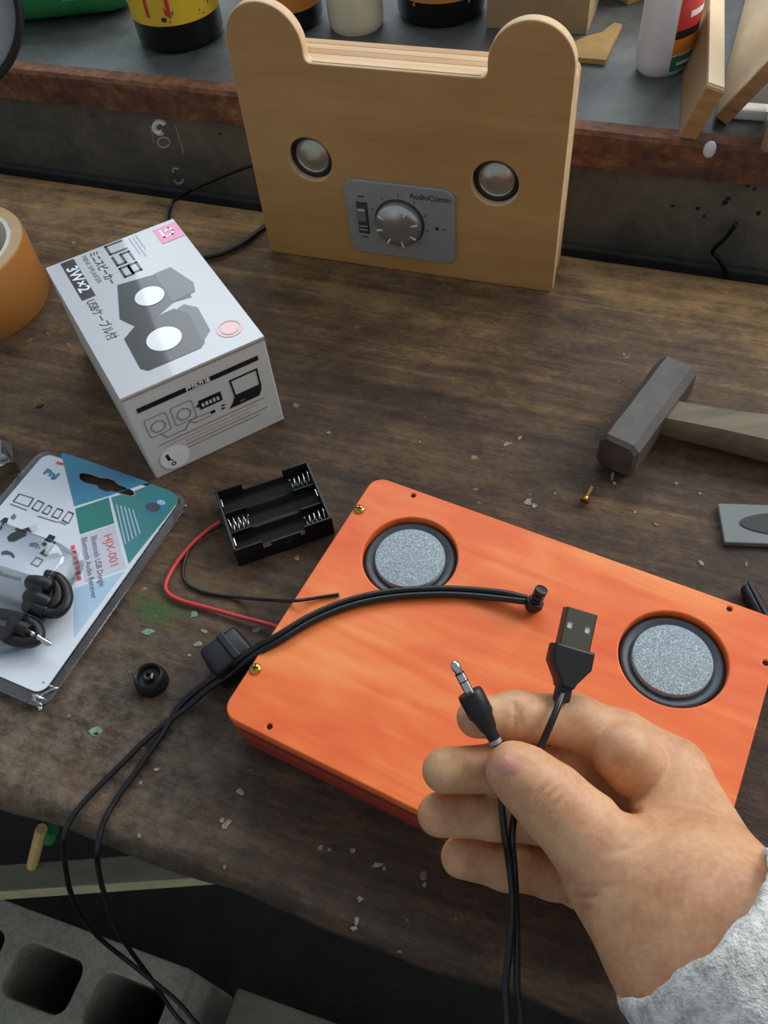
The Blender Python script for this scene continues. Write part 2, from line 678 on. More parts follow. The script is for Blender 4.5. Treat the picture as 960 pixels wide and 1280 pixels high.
MAT['carton_side'] = plain('grey_carton_end', (206, 204, 197), 0.5, 0.0, 0.03, 30)
MAT['carton_edge'] = plain('raw_board_edge', (150, 128, 98), 0.8)
MAT['ink'] = plain('black_ink', (24, 26, 30), 0.35, 0, 0.1, 60, 0, 0.5)
MAT['ink_grey'] = plain('grey_ink', (120, 122, 124), 0.4, 0, 0.05, 60, 0, 0.5)
MAT['ink_soft'] = plain('charcoal_ink', (34, 37, 42), 0.35, 0, 0.1, 60, 0, 0.5)
MAT['ink_slate'] = plain('slate_ink', (74, 82, 94), 0.35, 0, 0.08, 60, 0, 0.5)
MAT['white_ink'] = plain('white_ink', (238, 240, 242), 0.35, 0, 0.02, 60, 0, 0.7)
MAT['pink'] = plain('pink_ink', (236, 70, 160), 0.35, 0, 0.04, 60, 0, 0.7)
MAT['pale_pink'] = plain('pale_pink_ink', (240, 190, 186), 0.4, 0, 0.04, 60, 0, 0.5)
MAT['blush'] = plain('faded_red_ink', (206, 150, 138), 0.5, 0, 0.04)
MAT['card'] = plain('white_card', (222, 230, 238), 0.45, 0, 0.02)
MAT['card_blue'] = plain('card_blue_ink', (58, 136, 170), 0.45, 0, 0.05)
MAT['card_teal'] = plain('card_teal_ink', (66, 138, 140), 0.45, 0, 0.05)
MAT['card_green'] = plain('card_green_ink', (42, 130, 122), 0.45, 0, 0.05)
MAT['card_pale'] = plain('card_pale_blue_ink', (176, 204, 228), 0.45, 0, 0.03)
MAT['card_lilac'] = plain('card_lilac_ink', (204, 206, 220), 0.45, 0, 0.03)
MAT['card_red'] = plain('card_red_ink', (222, 84, 74), 0.45, 0, 0.05)
MAT['card_text'] = plain('card_grey_text', (92, 96, 118), 0.45, 0, 0.05)
MAT['clear'] = clear_plastic('clear_blister')
MAT['clear_thick'] = clear_plastic('clear_wrap', (0.95, 0.96, 0.98), 0.3)
MAT['white_plastic'] = plain('white_plastic', (232, 234, 238), 0.3, 0, 0.02)
MAT['cream'] = plain('cream_plastic', (232, 226, 196), 0.4, 0, 0.03)
MAT['tape'] = plain('brown_packing_tape', (186, 124, 62), 0.28, 0, 0.06, 25)
MAT['tape_edge'] = plain('tape_roll_edge', (192, 164, 122), 0.6, 0, 0.08, 120)
MAT['core'] = plain('pale_paper_core', (214, 210, 202), 0.7)
MAT['cardboard'] = plain('cardboard', (166, 142, 106), 0.85, 0, 0.08, 60)
MAT['cardboard2'] = plain('torn_cardboard', (184, 148, 92), 0.85, 0, 0.1, 90)
MAT['brown_glass'] = plain('dark_bottle_glass', (24, 22, 20), 0.12, 0, 0.1)
MAT['yellow_label'] = plain('yellow_label', (232, 196, 50), 0.5, 0, 0.05)
MAT['orange_label'] = plain('orange_label', (206, 132, 62), 0.5, 0, 0.1)
MAT['red_ink'] = plain('red_ink', (206, 60, 58), 0.45, 0, 0.08)
MAT['green_ink'] = plain('green_ink', (34, 128, 96), 0.45, 0, 0.08)
MAT['orange_ink'] = plain('orange_ink', (220, 134, 44), 0.45, 0, 0.08)
MAT['green_plastic'] = plain('green_bottle_plastic', (62, 158, 92), 0.2, 0, 0.1, 30)
MAT['green_pale'] = plain('green_bottle_window', (112, 196, 130), 0.3, 0, 0.1, 30)
MAT['dish'] = plain('grey_dish_face', (128, 130, 130), 0.35, 0.3, 0.04)
MAT['chalk'] = plain('chalk_mark', (236, 236, 230), 0.9)
MAT['chalk_dim'] = plain('faint_chalk_mark', (164, 161, 150), 0.9)
MAT['grey_board'] = plain('grey_board', (112, 118, 118), 0.55, 0, 0.04)
MAT['dark_oval'] = plain('dark_oval_print', (40, 40, 42), 0.6)
MAT['shelf_wood'] = wood('grey_shelf_board', (104, 102, 88), (138, 134, 116), (10, 60, 60), 0.8)
MAT['pale_edge'] = plain('pale_board_edge', (196, 184, 140), 0.75)
MAT['pencil'] = plain('pale_stick', (214, 178, 116), 0.6)
MAT['leaf_green'] = plain('green_tape', (40, 130, 60), 0.5)
MAT['paint_white'] = plain('white_paint_fleck', (140, 131, 117), 0.7, 0, 0.4, 500)
MAT['paint_tan'] = plain('tan_wood_fleck', (126, 100, 74), 0.7, 0, 0.35, 400)
MAT['paint_mint'] = plain('mint_paint_fleck', (116, 146, 128), 0.6, 0, 0.35, 400)
MAT['nail'] = plain('nail', (200, 138, 116), 0.34, 0, 0.04)
MAT['hole'] = plain('dark_screw_hole', (40, 22, 16), 0.9)

# ------------------------------------------------------------------ setting: floor
FLOOR_Z = -0.72
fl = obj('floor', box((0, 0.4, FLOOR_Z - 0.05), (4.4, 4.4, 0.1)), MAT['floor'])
fl['kind'] = 'structure'


# ------------------------------------------------------------------ workbench
def build_bench():
    t = thing('workbench', 'dark worn wooden workbench with paint flecks and a ragged front edge', 'workbench', (0, 0, 0), AB)
    # local x = u, y = v. Worktop: swept profile with a worn, rounded front edge
    u0, u1, nu = -1.05, 0.80, 260
    th = 0.042
    bm = bmesh.new()
    rows = []
    nv = 26
    for i in range(nu + 1):
        u = u0 + (u1 - u0) * i / nu
        e = noise.noise(Vector((u * 9, 0.3, 0))) * 0.0040 + noise.noise(Vector((u * 38, 1.3, 0))) * 0.0022
        r = 0.008 + 0.005 * noise.noise(Vector((u * 7, 5.0, 0))) + 0.002 * noise.noise(Vector((u * 45, 2.0, 0)))
        r = max(0.003, r)
        vf = VF + e
        prof = []
        for k in range(nv):                                   # top, from the back to the front
            v = VB + (vf + r - VB) * k / (nv - 1)
            z = 0.00025 * noise.noise(Vector((u * 25, v * 60, 0)))
            prof.append((v, z - 0.0002))
        for k in range(1, 7):
            a = math.radians(90 * k / 6)
            prof.append((vf + r - r * math.sin(a), -r + r * math.cos(a)))
        prof.append((vf + 0.001, -th * 0.55))
        prof.append((vf + 0.003 + 0.002 * noise.noise(Vector((u * 20, 8, 0))), -th + 0.004))
        prof.append((vf + 0.008, -th))
        prof.append((VB, -th))
        rows.append([bm.verts.new((u, v, z)) for v, z in prof])
    n = len(rows[0])
    for a, b in zip(rows, rows[1:]):
        for k in range(n):
            j = (k + 1) % n
            bm.faces.new((a[k], a[j], b[j], b[k]))
    bm.faces.new(rows[0])
    bm.faces.new(rows[-1])
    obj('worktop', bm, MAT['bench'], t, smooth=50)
    for v in (VF + 0.09, VB - 0.04):
        obj('apron', box((-0.125, v, -0.042 - 0.04), (1.6, 0.03, 0.08), 0.003), MAT['bench_edge'], t)
    for u in (-0.92, 0.67):
        for v in (VF + 0.10, VB - 0.06):
            obj('leg', box((u, v, (FLOOR_Z - 0.12) / 2), (0.07, 0.07, -FLOOR_Z - 0.12 + 0.002), 0.004), MAT['bench_edge'], t)
            obj('leg_block', box((u, v, -0.08), (0.075, 0.075, 0.077), 0.003), MAT['bench_edge'], t)

    # dried paint flecks and bare chips where they lie on the worktop
    def fleck(px, py, rpx, mat, asp=1.0, name='paint_fleck'):
        c = at(px, py, 0.0)
        r = rpx * tdepth(c) / FPX
        a0 = random.uniform(0, 3.14)
        pts = []
        for k in range(10):
            a = 2 * math.pi * k / 10
            q = r * random.uniform(0.55, 1.15)
            x, y = q * math.cos(a) * asp, q * math.sin(a) / asp
            pts.append((x * math.cos(a0) - y * math.sin(a0), x * math.sin(a0) + y * math.cos(a0)))
        bm = bmesh.new()
        top = [bm.verts.new((c.x + x * 0.9, c.y + y * 0.9, 0.00022)) for x, y in pts]
        bot = [bm.verts.new((c.x + x, c.y + y, -0.0006)) for x, y in pts]
        bm.faces.new(top)
        for k in range(10):
            bm.faces.new((bot[k], bot[(k + 1) % 10], top[(k + 1) % 10], top[k]))
        obj(name, bm, mat, t, world=True)
    for px, py, r, k, a in [
            (38, 425, 6, 'paint_tan', 1.0), (50, 508, 5, 'hole', 1.3), (255, 789, 5, 'paint_white', 1.5), (248, 805, 6, 'paint_white', 1.3),
            (243, 768, 6, 'paint_mint', 1.0), (237, 819, 2.5, 'paint_white', 1), (320, 788, 5, 'paint_white', 1), (371, 698, 5, 'paint_white', 1.0),
            (119, 914, 8, 'paint_mint', 1.3), (119, 918, 4, 'paint_white', 1.5), (185, 790, 7, 'paint_mint', 1.4), (86, 895, 3, 'paint_mint', 1.2),
            (178, 935, 3, 'paint_white', 1), (196, 962, 4, 'paint_white', 1.2), (176, 978, 3, 'paint_white', 1), (300, 990, 5, 'paint_white', 1.2),
            (282, 1030, 7, 'paint_white', 1.3), (278, 1026, 4, 'paint_white', 1), (174, 1044, 3, 'paint_white', 1.2), (281, 1084, 3, 'paint_tan', 1),
            (400, 1060, 4, 'paint_white', 1.2), (412, 1062, 3, 'paint_white', 1), (441, 1063, 4, 'paint_white', 1), (472, 1081, 6, 'paint_white', 1.6),
            (480, 1086, 3, 'paint_white', 1), (529, 1095, 6, 'paint_tan', 1.2), (531, 1105, 4, 'paint_white', 1), (450, 1124, 4, 'paint_white', 1),
            (446, 1152, 5, 'paint_white', 1.3), (442, 1160, 4, 'paint_white', 1.3), (570, 1148, 3, 'paint_tan', 1), (500, 1190, 3, 'paint_tan', 1.4),
            (634, 555, 5, 'paint_white', 1.3), (650, 547, 4, 'paint_white', 1.4), (660, 627, 7, 'paint_white', 1.2), (668, 632, 4, 'paint_white', 1),
            (765, 596, 5, 'paint_white', 1.9), (768, 604, 3, 'paint_white', 1.4), (694, 617, 2.5, 'paint_white', 1), (845, 604, 2.5, 'paint_white', 1),
            (875, 617, 2.5, 'paint_white', 1), (876, 704, 4, 'paint_white', 1.2), (820, 656, 3.5, 'paint_tan', 1.5), (794, 640, 2.5, 'paint_white', 1),
            (411, 541, 3, 'paint_white', 1), (525, 552, 2.5, 'paint_white', 1), (370, 507, 5, 'paint_tan', 1.1), (400, 388, 4, 'paint_tan', 1.6),
            (783, 447, 4, 'paint_tan', 1.4), (780, 443, 3, 'paint_white', 1), (620, 405, 3, 'paint_tan', 1.5), (560, 410, 3, 'paint_tan', 2), (933, 705, 3, 'paint_tan', 1.6)]:
        fleck(px, py, r, MAT[k], a)
    return t


build_bench()


# ------------------------------------------------------------------ steel table behind the bench
TZ = 0.0775                                   # height of its top
TV = VB + 0.042                               # its front face


def build_steel_table():
    t = thing('steel_table', 'dark grey steel table with a rusted front edge behind the wooden bench', 'table', (0, 0, 0), AB)
    u0, u1 = -1.15, 0.75
    L, uc = u1 - u0, (u0 + u1) / 2
    obj('tabletop', box((uc, TV + 0.30, TZ - 0.003), (L, 0.60, 0.006), 0.001), MAT['steel_top'], t)
    bm = bmesh.new()
    rows = []
    nn = 220
    for i in range(nn + 1):
        u = u0 + L * i / nn
        w = 0.0012 * noise.noise(Vector((u * 14, 0, 0))) + 0.0006 * noise.noise(Vector((u * 60, 0, 0)))
        h = 0.0015 * noise.noise(Vector((u * 11, 3, 0)))
        pr = [(TV + 0.012, TZ + 0.0004), (TV - 0.001 + w, TZ + 0.0006), (TV - 0.0035 + w, TZ - 0.002), (TV - 0.0035 + w, TZ - 0.026 + h), (TV + 0.001, TZ - 0.028 + h), (TV + 0.012, TZ - 0.028 + h)]
        rows.append([bm.verts.new((u, v, z)) for v, z in pr])
    for a, b in zip(rows, rows[1:]):
        for k in range(6):
            j = (k + 1) % 6
            bm.faces.new((a[k], a[j], b[j], b[k]))
    bm.faces.new(rows[0])
    bm.faces.new(rows[-1])
    obj('edge_strip', bm, MAT['rust'], t, label='rusted angle iron edge')
    obj('front_panel', box((uc, TV + 0.006, (TZ - 0.028 - 0.020) / 2), (L, 0.006, TZ - 0.028 + 0.022)), MAT['steel_panel'], t)
    obj('lower_lip', box((uc, TV + 0.002, -0.060), (L, 0.012, 0.082), 0.002), MAT['steel_lip'], t)
    for u in (u0 + 0.05, u1 - 0.05):
        for v in (TV + 0.05, TV + 0.55):
            obj('leg', box((u, v, (FLOOR_Z + TZ - 0.006) / 2), (0.05, 0.05, TZ - 0.006 - FLOOR_Z)), MAT['steel_lip'], t)
    # pale line marks on the panel
    fo = bw(0, TV + 0.003, 0)
    fn = bn

    def ring_mark(px, py, rpx, w, mat, a0=0, a1=360, asp=1.0):
        pts = []
        for k in range(25):
            a = math.radians(a0 + (a1 - a0) * k / 24)
            pts.append(onplane(px + rpx * math.cos(a), py + asp * rpx * math.sin(a), fo, fn))
        obj('chalk_mark', tube(pts, w, 6), mat, t, world=True)
    ring_mark(200, 159, 7, 0.0024, MAT['chalk'], 60, 330)
    ring_mark(205, 178, 7.5, 0.0010, MAT['chalk_dim'], 20, 380, 0.85)
    ring_mark(224, 226, 5, 0.0014, MAT['chalk_dim'], -40, 200, 0.7)
    ring_mark(220, 213, 4, 0.0010, MAT['chalk_dim'], 120, 330, 0.6)
    for q in (((188, 157), (193, 178)), ((219, 156), (230, 192))):
        pts = [onplane(*p, fo, fn) for p in q]
        obj('chalk_mark', tube(pts, 0.0007, 5), MAT['chalk_dim'], t, world=True)
    for px, py, r in ((906, 253, 5), (911, 248, 4), (948, 266, 4), (935, 232, 2.5), (841, 257, 3), (872, 260, 3.5), (880, 270, 2.5), (943, 236, 2.5), (275, 167, 2.5)):
        c = onplane(px, py, fo, fn)
        rr = r * tdepth(c) / FPX
        bm = bmesh.new()
        vs = [bm.verts.new(c - fn * 0.0004 + bd * (rr * random.uniform(0.5, 1.1) * math.cos(a)) + Vector((0, 0, rr * random.uniform(0.5, 1.1) * math.sin(a)))) for a in np.linspace(0, 2 * math.pi, 9)[:-1]]
        bm.faces.new(vs)
        obj('rust_pit', bm, MAT['hole'], t, world=True)
    return t


build_steel_table()
STV = TV + 0.003


def stand_round(px0, px1, pyb, z=TZ):
    """centre and radius of an upright round thing whose base spans px0..px1 and ends at row pyb"""
    p = at((px0 + px1) / 2, pyb, z)
    r = (px1 - px0) / 2 * tdepth(p) / FPX
    for _ in range(3):
        d = ray((px0 + px1) / 2, pyb)
        h = Vector((d.x, d.y, 0)).normalized()
        c = p + h * r
        r = (px1 - px0) / 2 * tdepth(c) / FPX
    return c, r


def bottle(px0, px1, pyb, lab0, lab1, lab_mat, label, name='glass_bottle', marks=None):
    c, r = stand_round(px0, px1, pyb)
    t = thing(name, label, 'bottle', c, 0.0)
    H = 0.26
    prof = [(0, 0.004), (r * 0.7, 0.0), (r * 0.9, 0.0), (r, 0.006), (r, 0.15), (r * 0.9, 0.172), (r * 0.45, 0.20), (r * 0.36, 0.215), (r * 0.36, H - 0.01), (r * 0.42, H - 0.009), (r * 0.42, H), (0, H)]
    obj('glass_body', lathe(prof, 56), MAT['brown_glass'], t, smooth=40)
    lab = lathe([(r + 0.0002, lab0), (r + 0.0006, lab0), (r + 0.0006, lab1), (r + 0.0002, lab1)], 56, cap=False)
    obj('paper_label', lab, lab_mat, t, smooth=40)
    if marks:
        for kind, px, py, w, h, mat in marks:
            # printed mark on the label, wrapped on the bottle
            q = CAM + ray(px, py) * (tdepth(c) - r)
            # meet the cylinder
            d = ray(px, py)
            ox, oy = CAM.x - c.x, CAM.y - c.y
            A = d.x ** 2 + d.y ** 2
            B = 2 * (ox * d.x + oy * d.y)
            Cc = ox * ox + oy * oy - (r + 0.0006) ** 2
            disc = B * B - 4 * A * Cc
            if disc < 0:
                continue
            s = (-B - math.sqrt(disc)) / (2 * A)
            P = CAM + d * s
            a = math.atan2(P.y - c.y, P.x - c.x)
            z = P.z - c.z
            if kind == 'text':
                me = text_mesh(w, h)
            else:
                me = plate([rrect(-w / 2, -h / 2, w / 2, h / 2, min(w, h) * 0.2, 2)], -0.00005, 0.00005)
            for v in me.vertices:
                aa = a + v.co.x / r
                v.co = Vector((math.cos(aa) * (r + 0.0010), math.sin(aa) * (r + 0.0010), z + v.co.y))
            obj('label_print', me, mat, t)
    return t


bottle(181, 287, 68, 0.024, 0.125, MAT['yellow_label'], 'dark bottle with a yellow label and red letter standing left of the bear', marks=[
    ('box', 235, 23, 0.030, 0.0016, MAT['ink_grey']), ('box', 232, 18, 0.026, 0.0012, MAT['ink_grey']), ('box', 240, 10, 0.034, 0.003, MAT['ink_slate']),
    ('box', 205, 25, 0.004, 0.0035, MAT['ink_slate']), ('text', 194, 6, 'N', 0.034, MAT['red_ink'])])
bottle(318, 408, 46, 0.018, 0.12, MAT['orange_label'], 'dark bottle with a brown label half hidden behind the left bear ear')
bottle(498, 606, 38, 0.021, 0.12, MAT['orange_label'], 'dark brown bottle with an orange label between white jar and cardboard box', marks=[
    ('box', 552, 8, 0.05, 0.003, MAT['pale_edge'])])


# white cylinder
def build_jar():
    c, r = stand_round(413, 482, 47)
    t = thing('plastic_jar', 'cream white plastic jar standing on the steel table behind the bear', 'jar', c)
    obj('jar_body', lathe([(0, 0.002), (r * 0.9, 0), (r * 0.97, 0.003), (r, 0.008), (r, 0.075), (r * 0.94, 0.08), (0, 0.08)], 48), MAT['cream'], t, smooth=40)
    obj('lid', lathe([(r * 0.97, 0.08), (r * 0.99, 0.081), (r * 0.99, 0.094), (r * 0.95, 0.096), (0, 0.096)], 48), MAT['cream'], t, smooth=40)


build_jar()


# white glue bottle
def build_glue():
    p = at(825, 99, TZ)
    d = ray(825, 99)
    h = Vector((d.x, d.y, 0)).normalized()
    rz = math.radians(28)
    a, b = 0.0245, 0.018
    c = p + h * 0.0195
    t = thing('glue_bottle', 'white oval glue bottle with a red and green label beside the leaning planks', 'bottle', c, rz)
    prof = [(0, 0.003), (0.8, 0), (0.93, 0.003), (1.0, 0.010), (1.0, 0.11), (0.94, 0.125), (0.6, 0.142), (0.36, 0.150), (0, 0.150)]
    bm = lathe([(r, z) for r, z in prof], 56, sx=a, sy=b)
    obj('bottle_body', bm, MAT['white_plastic'], t, smooth=40)
    obj('cap', lathe([(0.011, 0.149), (0.011, 0.165), (0.005, 0.185), (0, 0.187)], 24), MAT['red_ink'], t, smooth=40)

    def patch(name, a0, a1, z0, z1, mat, slant=0.0, off=1.006):
        bm = bmesh.new()
        n = 14
        lo, hi = [], []
        for k in range(n + 1):
            q = math.radians(a0 + (a1 - a0) * k / n)
            s = slant * (k / n)
            lo.append(bm.verts.new((a * off * math.cos(q), b * off * math.sin(q), z0 + s)))
            hi.append(bm.verts.new((a * off * math.cos(q), b * off * math.sin(q), z1 + s * 0.5)))
        for k in range(n):
            bm.faces.new((lo[k], lo[k + 1], hi[k + 1], hi[k]))
        obj(name, bm, mat, t, smooth=True)
    patch('label_red', -116, -20, 0.034, 0.115, MAT['red_ink'])
    patch('label_black', -116, -20, 0.028, 0.034, MAT['ink'])
    patch('label_orange', -116, -20, 0.017, 0.028, MAT['orange_ink'])
    patch('label_green', -116, -20, 0.005, 0.016, MAT['green_ink'])
    for k, z in enumerate((0.090, 0.074, 0.060, 0.046)):
        patch('label_print', -104 + 4 * k, -50, z - 0.0045, z, MAT['white_ink'], off=1.012)
    patch('label_print', -104, -60, 0.009, 0.011, MAT['white_ink'], off=1.012)
    return t


build_glue()


def dirbox(name, O, e1, l1, e2, l2, e3, l3, mat, parent, mats=None):
    """box spanned from corner O by three directions"""
    bm = bmesh.new()
    vs = {}
    for i in (0, 1):
        for j in (0, 1):
            for k in (0, 1):
                vs[i, j, k] = bm.verts.new(O + e1 * (l1 * i) + e2 * (l2 * j) + e3 * (l3 * k))
    q = [((0, 0, 0), (0, 1, 0), (0, 1, 1), (0, 0, 1)), ((1, 0, 0), (1, 0, 1), (1, 1, 1), (1, 1, 0)), ((0, 0, 0), (0, 0, 1), (1, 0, 1), (1, 0, 0)),
         ((0, 1, 0), (1, 1, 0), (1, 1, 1), (0, 1, 1)), ((0, 0, 0), (1, 0, 0), (1, 1, 0), (0, 1, 0)), ((0, 0, 1), (0, 1, 1), (1, 1, 1), (1, 0, 1))]
    for f in q:
        bm.faces.new([vs[k] for k in f])
    bmesh.ops.bevel(bm, geom=list(bm.edges), offset=min(l1, l2, l3) * 0.07, segments=1, affect='EDGES')
    return bm


def perp_point(px, py, O, e):
    """point on the pixel's ray that lies in the plane through O across direction e"""
    return onplane(px, py, O, e)


def build_planks():
    # plank standing on its edge
    O = at(848, 173, TZ)
    e1 = (at(858, 0, TZ) - O).normalized()
    top = perp_point(884, 107, O, e1)
    e2 = (top - O).normalized()
    l2 = (top - O).length
    e3 = e1.cross(e2).normalized()
    if e3.dot(cx) < 0:
        e3 = -e3
    e2 = e2
    t = thing('wood_plank', 'pale offcut plank standing on its edge against the glue bottle', 'plank', O)
    bm = dirbox('p', O, e1, 0.30, e2, l2, e3, 0.0125, None, None)
    for v in bm.verts:
        v.co.z = max(v.co.z, TZ)
    obj('board', bm, MAT['tan_wood'], t, world=True)
    bm = dirbox('p', O - e1 * 0.0006 + e2 * 0.001 + e3 * 0.0006, e1, 0.0012, e2, l2 - 0.002, e3, 0.0113, None, None)
    for v in bm.verts:
        v.co.z = max(v.co.z, TZ + 0.0003)
    obj('end_grain', bm, MAT['end_grain'], t, world=True, label='rough orange brown sawn end')
    bm = dirbox('p', O + e1 * 0.004 + e2 * (l2 - 0.0006) + e3 * 0.0006, e1, 0.29, e2, 0.0012, e3, 0.0113, None, None)
    obj('top_edge', bm, MAT['raw_wood'], t, world=True, label='pale planed edge')
    # plank leaning over it
    O2 = at(908, 157, TZ)
    a = math.radians(-7)
    f1 = Vector((e1.x * math.cos(a) - e1.y * math.sin(a), e1.x * math.sin(a) + e1.y * math.cos(a), 0.0))
    top2 = perp_point(975, 88, O2, f1)
    f2 = (top2 - O2).normalized()
    f3 = f1.cross(f2).normalized()
    if f3.z < 0:
        f3 = -f3
    t2 = thing('wood_plank', 'bright pale plank lying tilted with its broad face up', 'plank', O2)
    bm = dirbox('p', O2, f1, 0.30, f2, 0.085, f3, 0.011, None, None)
    obj('board', bm, MAT['raw_wood'], t2, world=True)
    bm = dirbox('p', O2 - f1 * 0.0006 + f2 * 0.0006 + f3 * 0.0003, f1, 0.0012, f2, 0.0838, f3, 0.0098, None, None)
    obj('end_grain', bm, MAT['end_grain'], t2, world=True, label='tan sawn end')
    # block at the picture's right end, and a small white scrap under the tilted plank
    O3 = at(948, 193, TZ)
    g1 = (at(975, 120, TZ) - O3).normalized()
    g3 = Vector((g1.y, -g1.x, 0))
    bm = dirbox('p', O3, g1, 0.05, g3, 0.045, Vector((0, 0, 1)), 0.04, None, None)
    t3 = thing('wood_block', 'grey brown wood block at the right end of the steel table', 'wood block', O3)
    obj('block', bm, MAT['tan_wood'], t3, world=True)
    for k in range(2):
        obj('saw_mark', tube([O3 - g1 * 0.0004 + g3 * 0.004 + Vector((0, 0, 0.012 + 0.014 * k)), O3 - g1 * 0.0004 + g3 * 0.04 + Vector((0, 0, 0.014 + 0.014 * k))], 0.0005, 5), MAT['end_grain'], t3, world=True)
    p = at(934, 146, TZ)
    bm = box((0, 0, 0.004), (0.026, 0.012, 0.008), 0.002, 2, Matrix.Translation(p) @ Matrix.Rotation(-0.4, 4, 'Z'))
    o = obj('paper_scrap', bm, MAT['white_ink'])
    tag(o, 'small white scrap under the tilted pale plank', 'scrap')
    # pebble on the rusted edge
    c = bw(0, 0, 0)
    p = onplane(887, 187, bw(0, TV - 0.003, 0), bn)
    bm = bmesh.new()
    bmesh.ops.create_icosphere(bm, subdivisions=2, radius=0.0052)
    for v in bm.verts:
        v.co = Matrix.Rotation(AB, 4, 'Z') @ Vector((v.co.x * 0.85, v.co.y * 0.45, v.co.z * 1.25 * (1 + 0.1 * noise.noise(v.co * 300)))) + p
    o = obj('glue_blob', bm, MAT['white_plastic'], smooth=True)
    tag(o, 'white dried blob stuck on the rusted table edge', 'blob')


build_planks()


def build_cardboard():
    O = at(608, 35, TZ)
    e = (at(733, 44, TZ) - O)
    L = e.length
    e.normalize()
    n = Vector((-e.y, e.x, 0))
    t = thing('cardboard_box', 'grey brown cardboard box behind the right bear ear', 'box', O)
    M = frame_M(O, e, n)
    Hh = 0.11
    th = 0.003
    obj('wall', box((L / 2, th / 2, Hh / 2), (L, th, Hh), 0.0005), MAT['cardboard'], t, world=True, M=M)
    obj('wall', box((L / 2, 0.09, Hh / 2), (L, th, Hh), 0.0005), MAT['cardboard'], t, world=True, M=M)
    for x in (th / 2, L - th / 2):
        obj('wall', box((x, 0.045, Hh / 2), (th, 0.087, Hh), 0.0005), MAT['cardboard'], t, world=True, M=M)
    obj('bottom', box((L / 2, 0.045, 0.0015), (L - 0.006, 0.086, 0.003)), MAT['cardboard'], t, world=True, M=M)
    # second carton beside it
    O = at(752, 24, TZ)
    e2 = (at(800, 8, TZ) - O).normalized()
    O = O + e2 * 0.022 + Vector((0.006, 0.010, 0))
    n2 = Vector((-e2.y, e2.x, 0))
    t = thing('cardboard_box', 'small tan carton wedged between cardboard box and glue bottle', 'box', O)
    M = frame_M(O, e2, n2)
    obj('carton_body', box((0.028, 0.04, 0.03), (0.056, 0.08, 0.06), 0.001), MAT['cardboard2'], t, world=True, M=M)
    obj('flap', box((0.028, 0.02, 0.0612), (0.054, 0.038, 0.002), 0.0005), MAT['cardboard'], t, world=True, M=M)
    # torn flap lying on the table
    px = [(718, 52), (733, 45), (752, 40), (768, 28), (778, 30), (768, 50), (757, 75), (738, 73), (722, 72)]
    bm = bmesh.new()
    top = [bm.verts.new(at(x, y, TZ + 0.0045)) for x, y in px]
    bot = [bm.verts.new(v.co - Vector((0, 0, 0.004))) for v in top]
    bm.faces.new(top)
    bm.faces.new(list(reversed(bot)))
    for k in range(len(px)):
        j = (k + 1) % len(px)
        bm.faces.new((bot[k], bot[j], top[j], top[k]))
    o = obj('cardboard_scrap', bm, MAT['cardboard2'])
    tag(o, 'torn scrap of tan cardboard lying flat in front of the cardboard box', 'cardboard')


build_cardboard()


def build_green_bottle():
    a, b = at(24, 34, TZ), at(170, 18, TZ)
    d = (b - a).normalized()
    n = Vector((-d.y, d.x, 0))
    R = 0.034
    c = a + n * R * 0.55 + Vector((0, 0, R)) - d * 0.06
    t = thing('green_bottle', 'green plastic bottle lying on its side on the steel table', 'bottle', (c.x, c.y, TZ))
    L = (b - a).length + 0.06
    prof = [(0, 0), (R * 0.8, 0), (R, 0.006), (R, L - 0.02), (R * 0.9, L - 0.004), (0, L)]
    M = Matrix.Translation(c) @ d.to_track_quat('Z', 'Y').to_matrix().to_4x4()
    obj('bottle_body', lathe(prof, 40), MAT['green_plastic'], t, world=True, M=M, smooth=40)
    obj('neck', lathe([(0.012, -0.03), (0.012, 0.001), (0, 0.001)], 24), MAT['green_plastic'], t, world=True, M=M, smooth=40)
    # embossed window
    q = at(124, 10, TZ)
    xx = (q - a).dot(d) + 0.06
    for k in range(3):
        bm = bmesh.new()
        n_ = 8
        r1 = R + 0.0006
        l, h = [], []
        for i in range(n_ + 1):
            an = math.radians(-20 + (70 - 20 * k) * i / n_ + 10 * k)
            w = n * (-math.cos(an)) + Vector((0, 0, math.sin(an)))
            l.append(bm.verts.new(c + d * (xx - 0.020 + 0.006 * k) + w * (r1 + 0.0004 * k)))
            h.append(bm.verts.new(c + d * (xx + 0.020 - 0.006 * k) + w * (r1 + 0.0004 * k)))
        for i in range(n_):
            bm.faces.new((l[i], l[i + 1], h[i + 1], h[i]))
        obj('embossed_window', bm, MAT['green_pale' if k % 2 == 0 else 'green_plastic'], t, world=True, smooth=True)


build_green_bottle()


def build_dish():
    # round dish leaning at the left end, its dark rim just inside the picture
    c = at(-84, 4, TZ + 0.078)
    R = 106 * tdepth(c) / FPX
    n = (CAM - c).normalized()
    t = thing('round_dish', 'grey round dish with a dark rim leaning at the left end', 'dish', (c.x, c.y, TZ))
    M = Matrix.Translation(c) @ n.to_track_quat('Z', 'Y').to_matrix().to_4x4()
    obj('dish_face', lathe([(0, -0.004), (R * 0.90, -0.002), (R * 0.90, -0.008), (0, -0.010)], 64), MAT['dish'], t, world=True, M=M, smooth=40)
    prof = [(R * 0.90, -0.009), (R * 0.90, 0.001), (R * 0.94, 0.004), (R * 0.98, 0.003), (R, -0.002), (R * 0.97, -0.010), (R * 0.90, -0.009)]
    obj('rim', lathe(prof, 64, cap=False), MAT['rubber'], t, world=True, M=M, smooth=40)
    foot = c - n * 0.006
    obj('stand', tube([foot, foot - n * 0.05 - Vector((0, 0, (c.z - TZ) * 0.5)), Vector((foot.x - n.x * 0.08, foot.y - n.y * 0.08, TZ + 0.004))], 0.004, 8), MAT['rubber'], t, world=True)


build_dish()


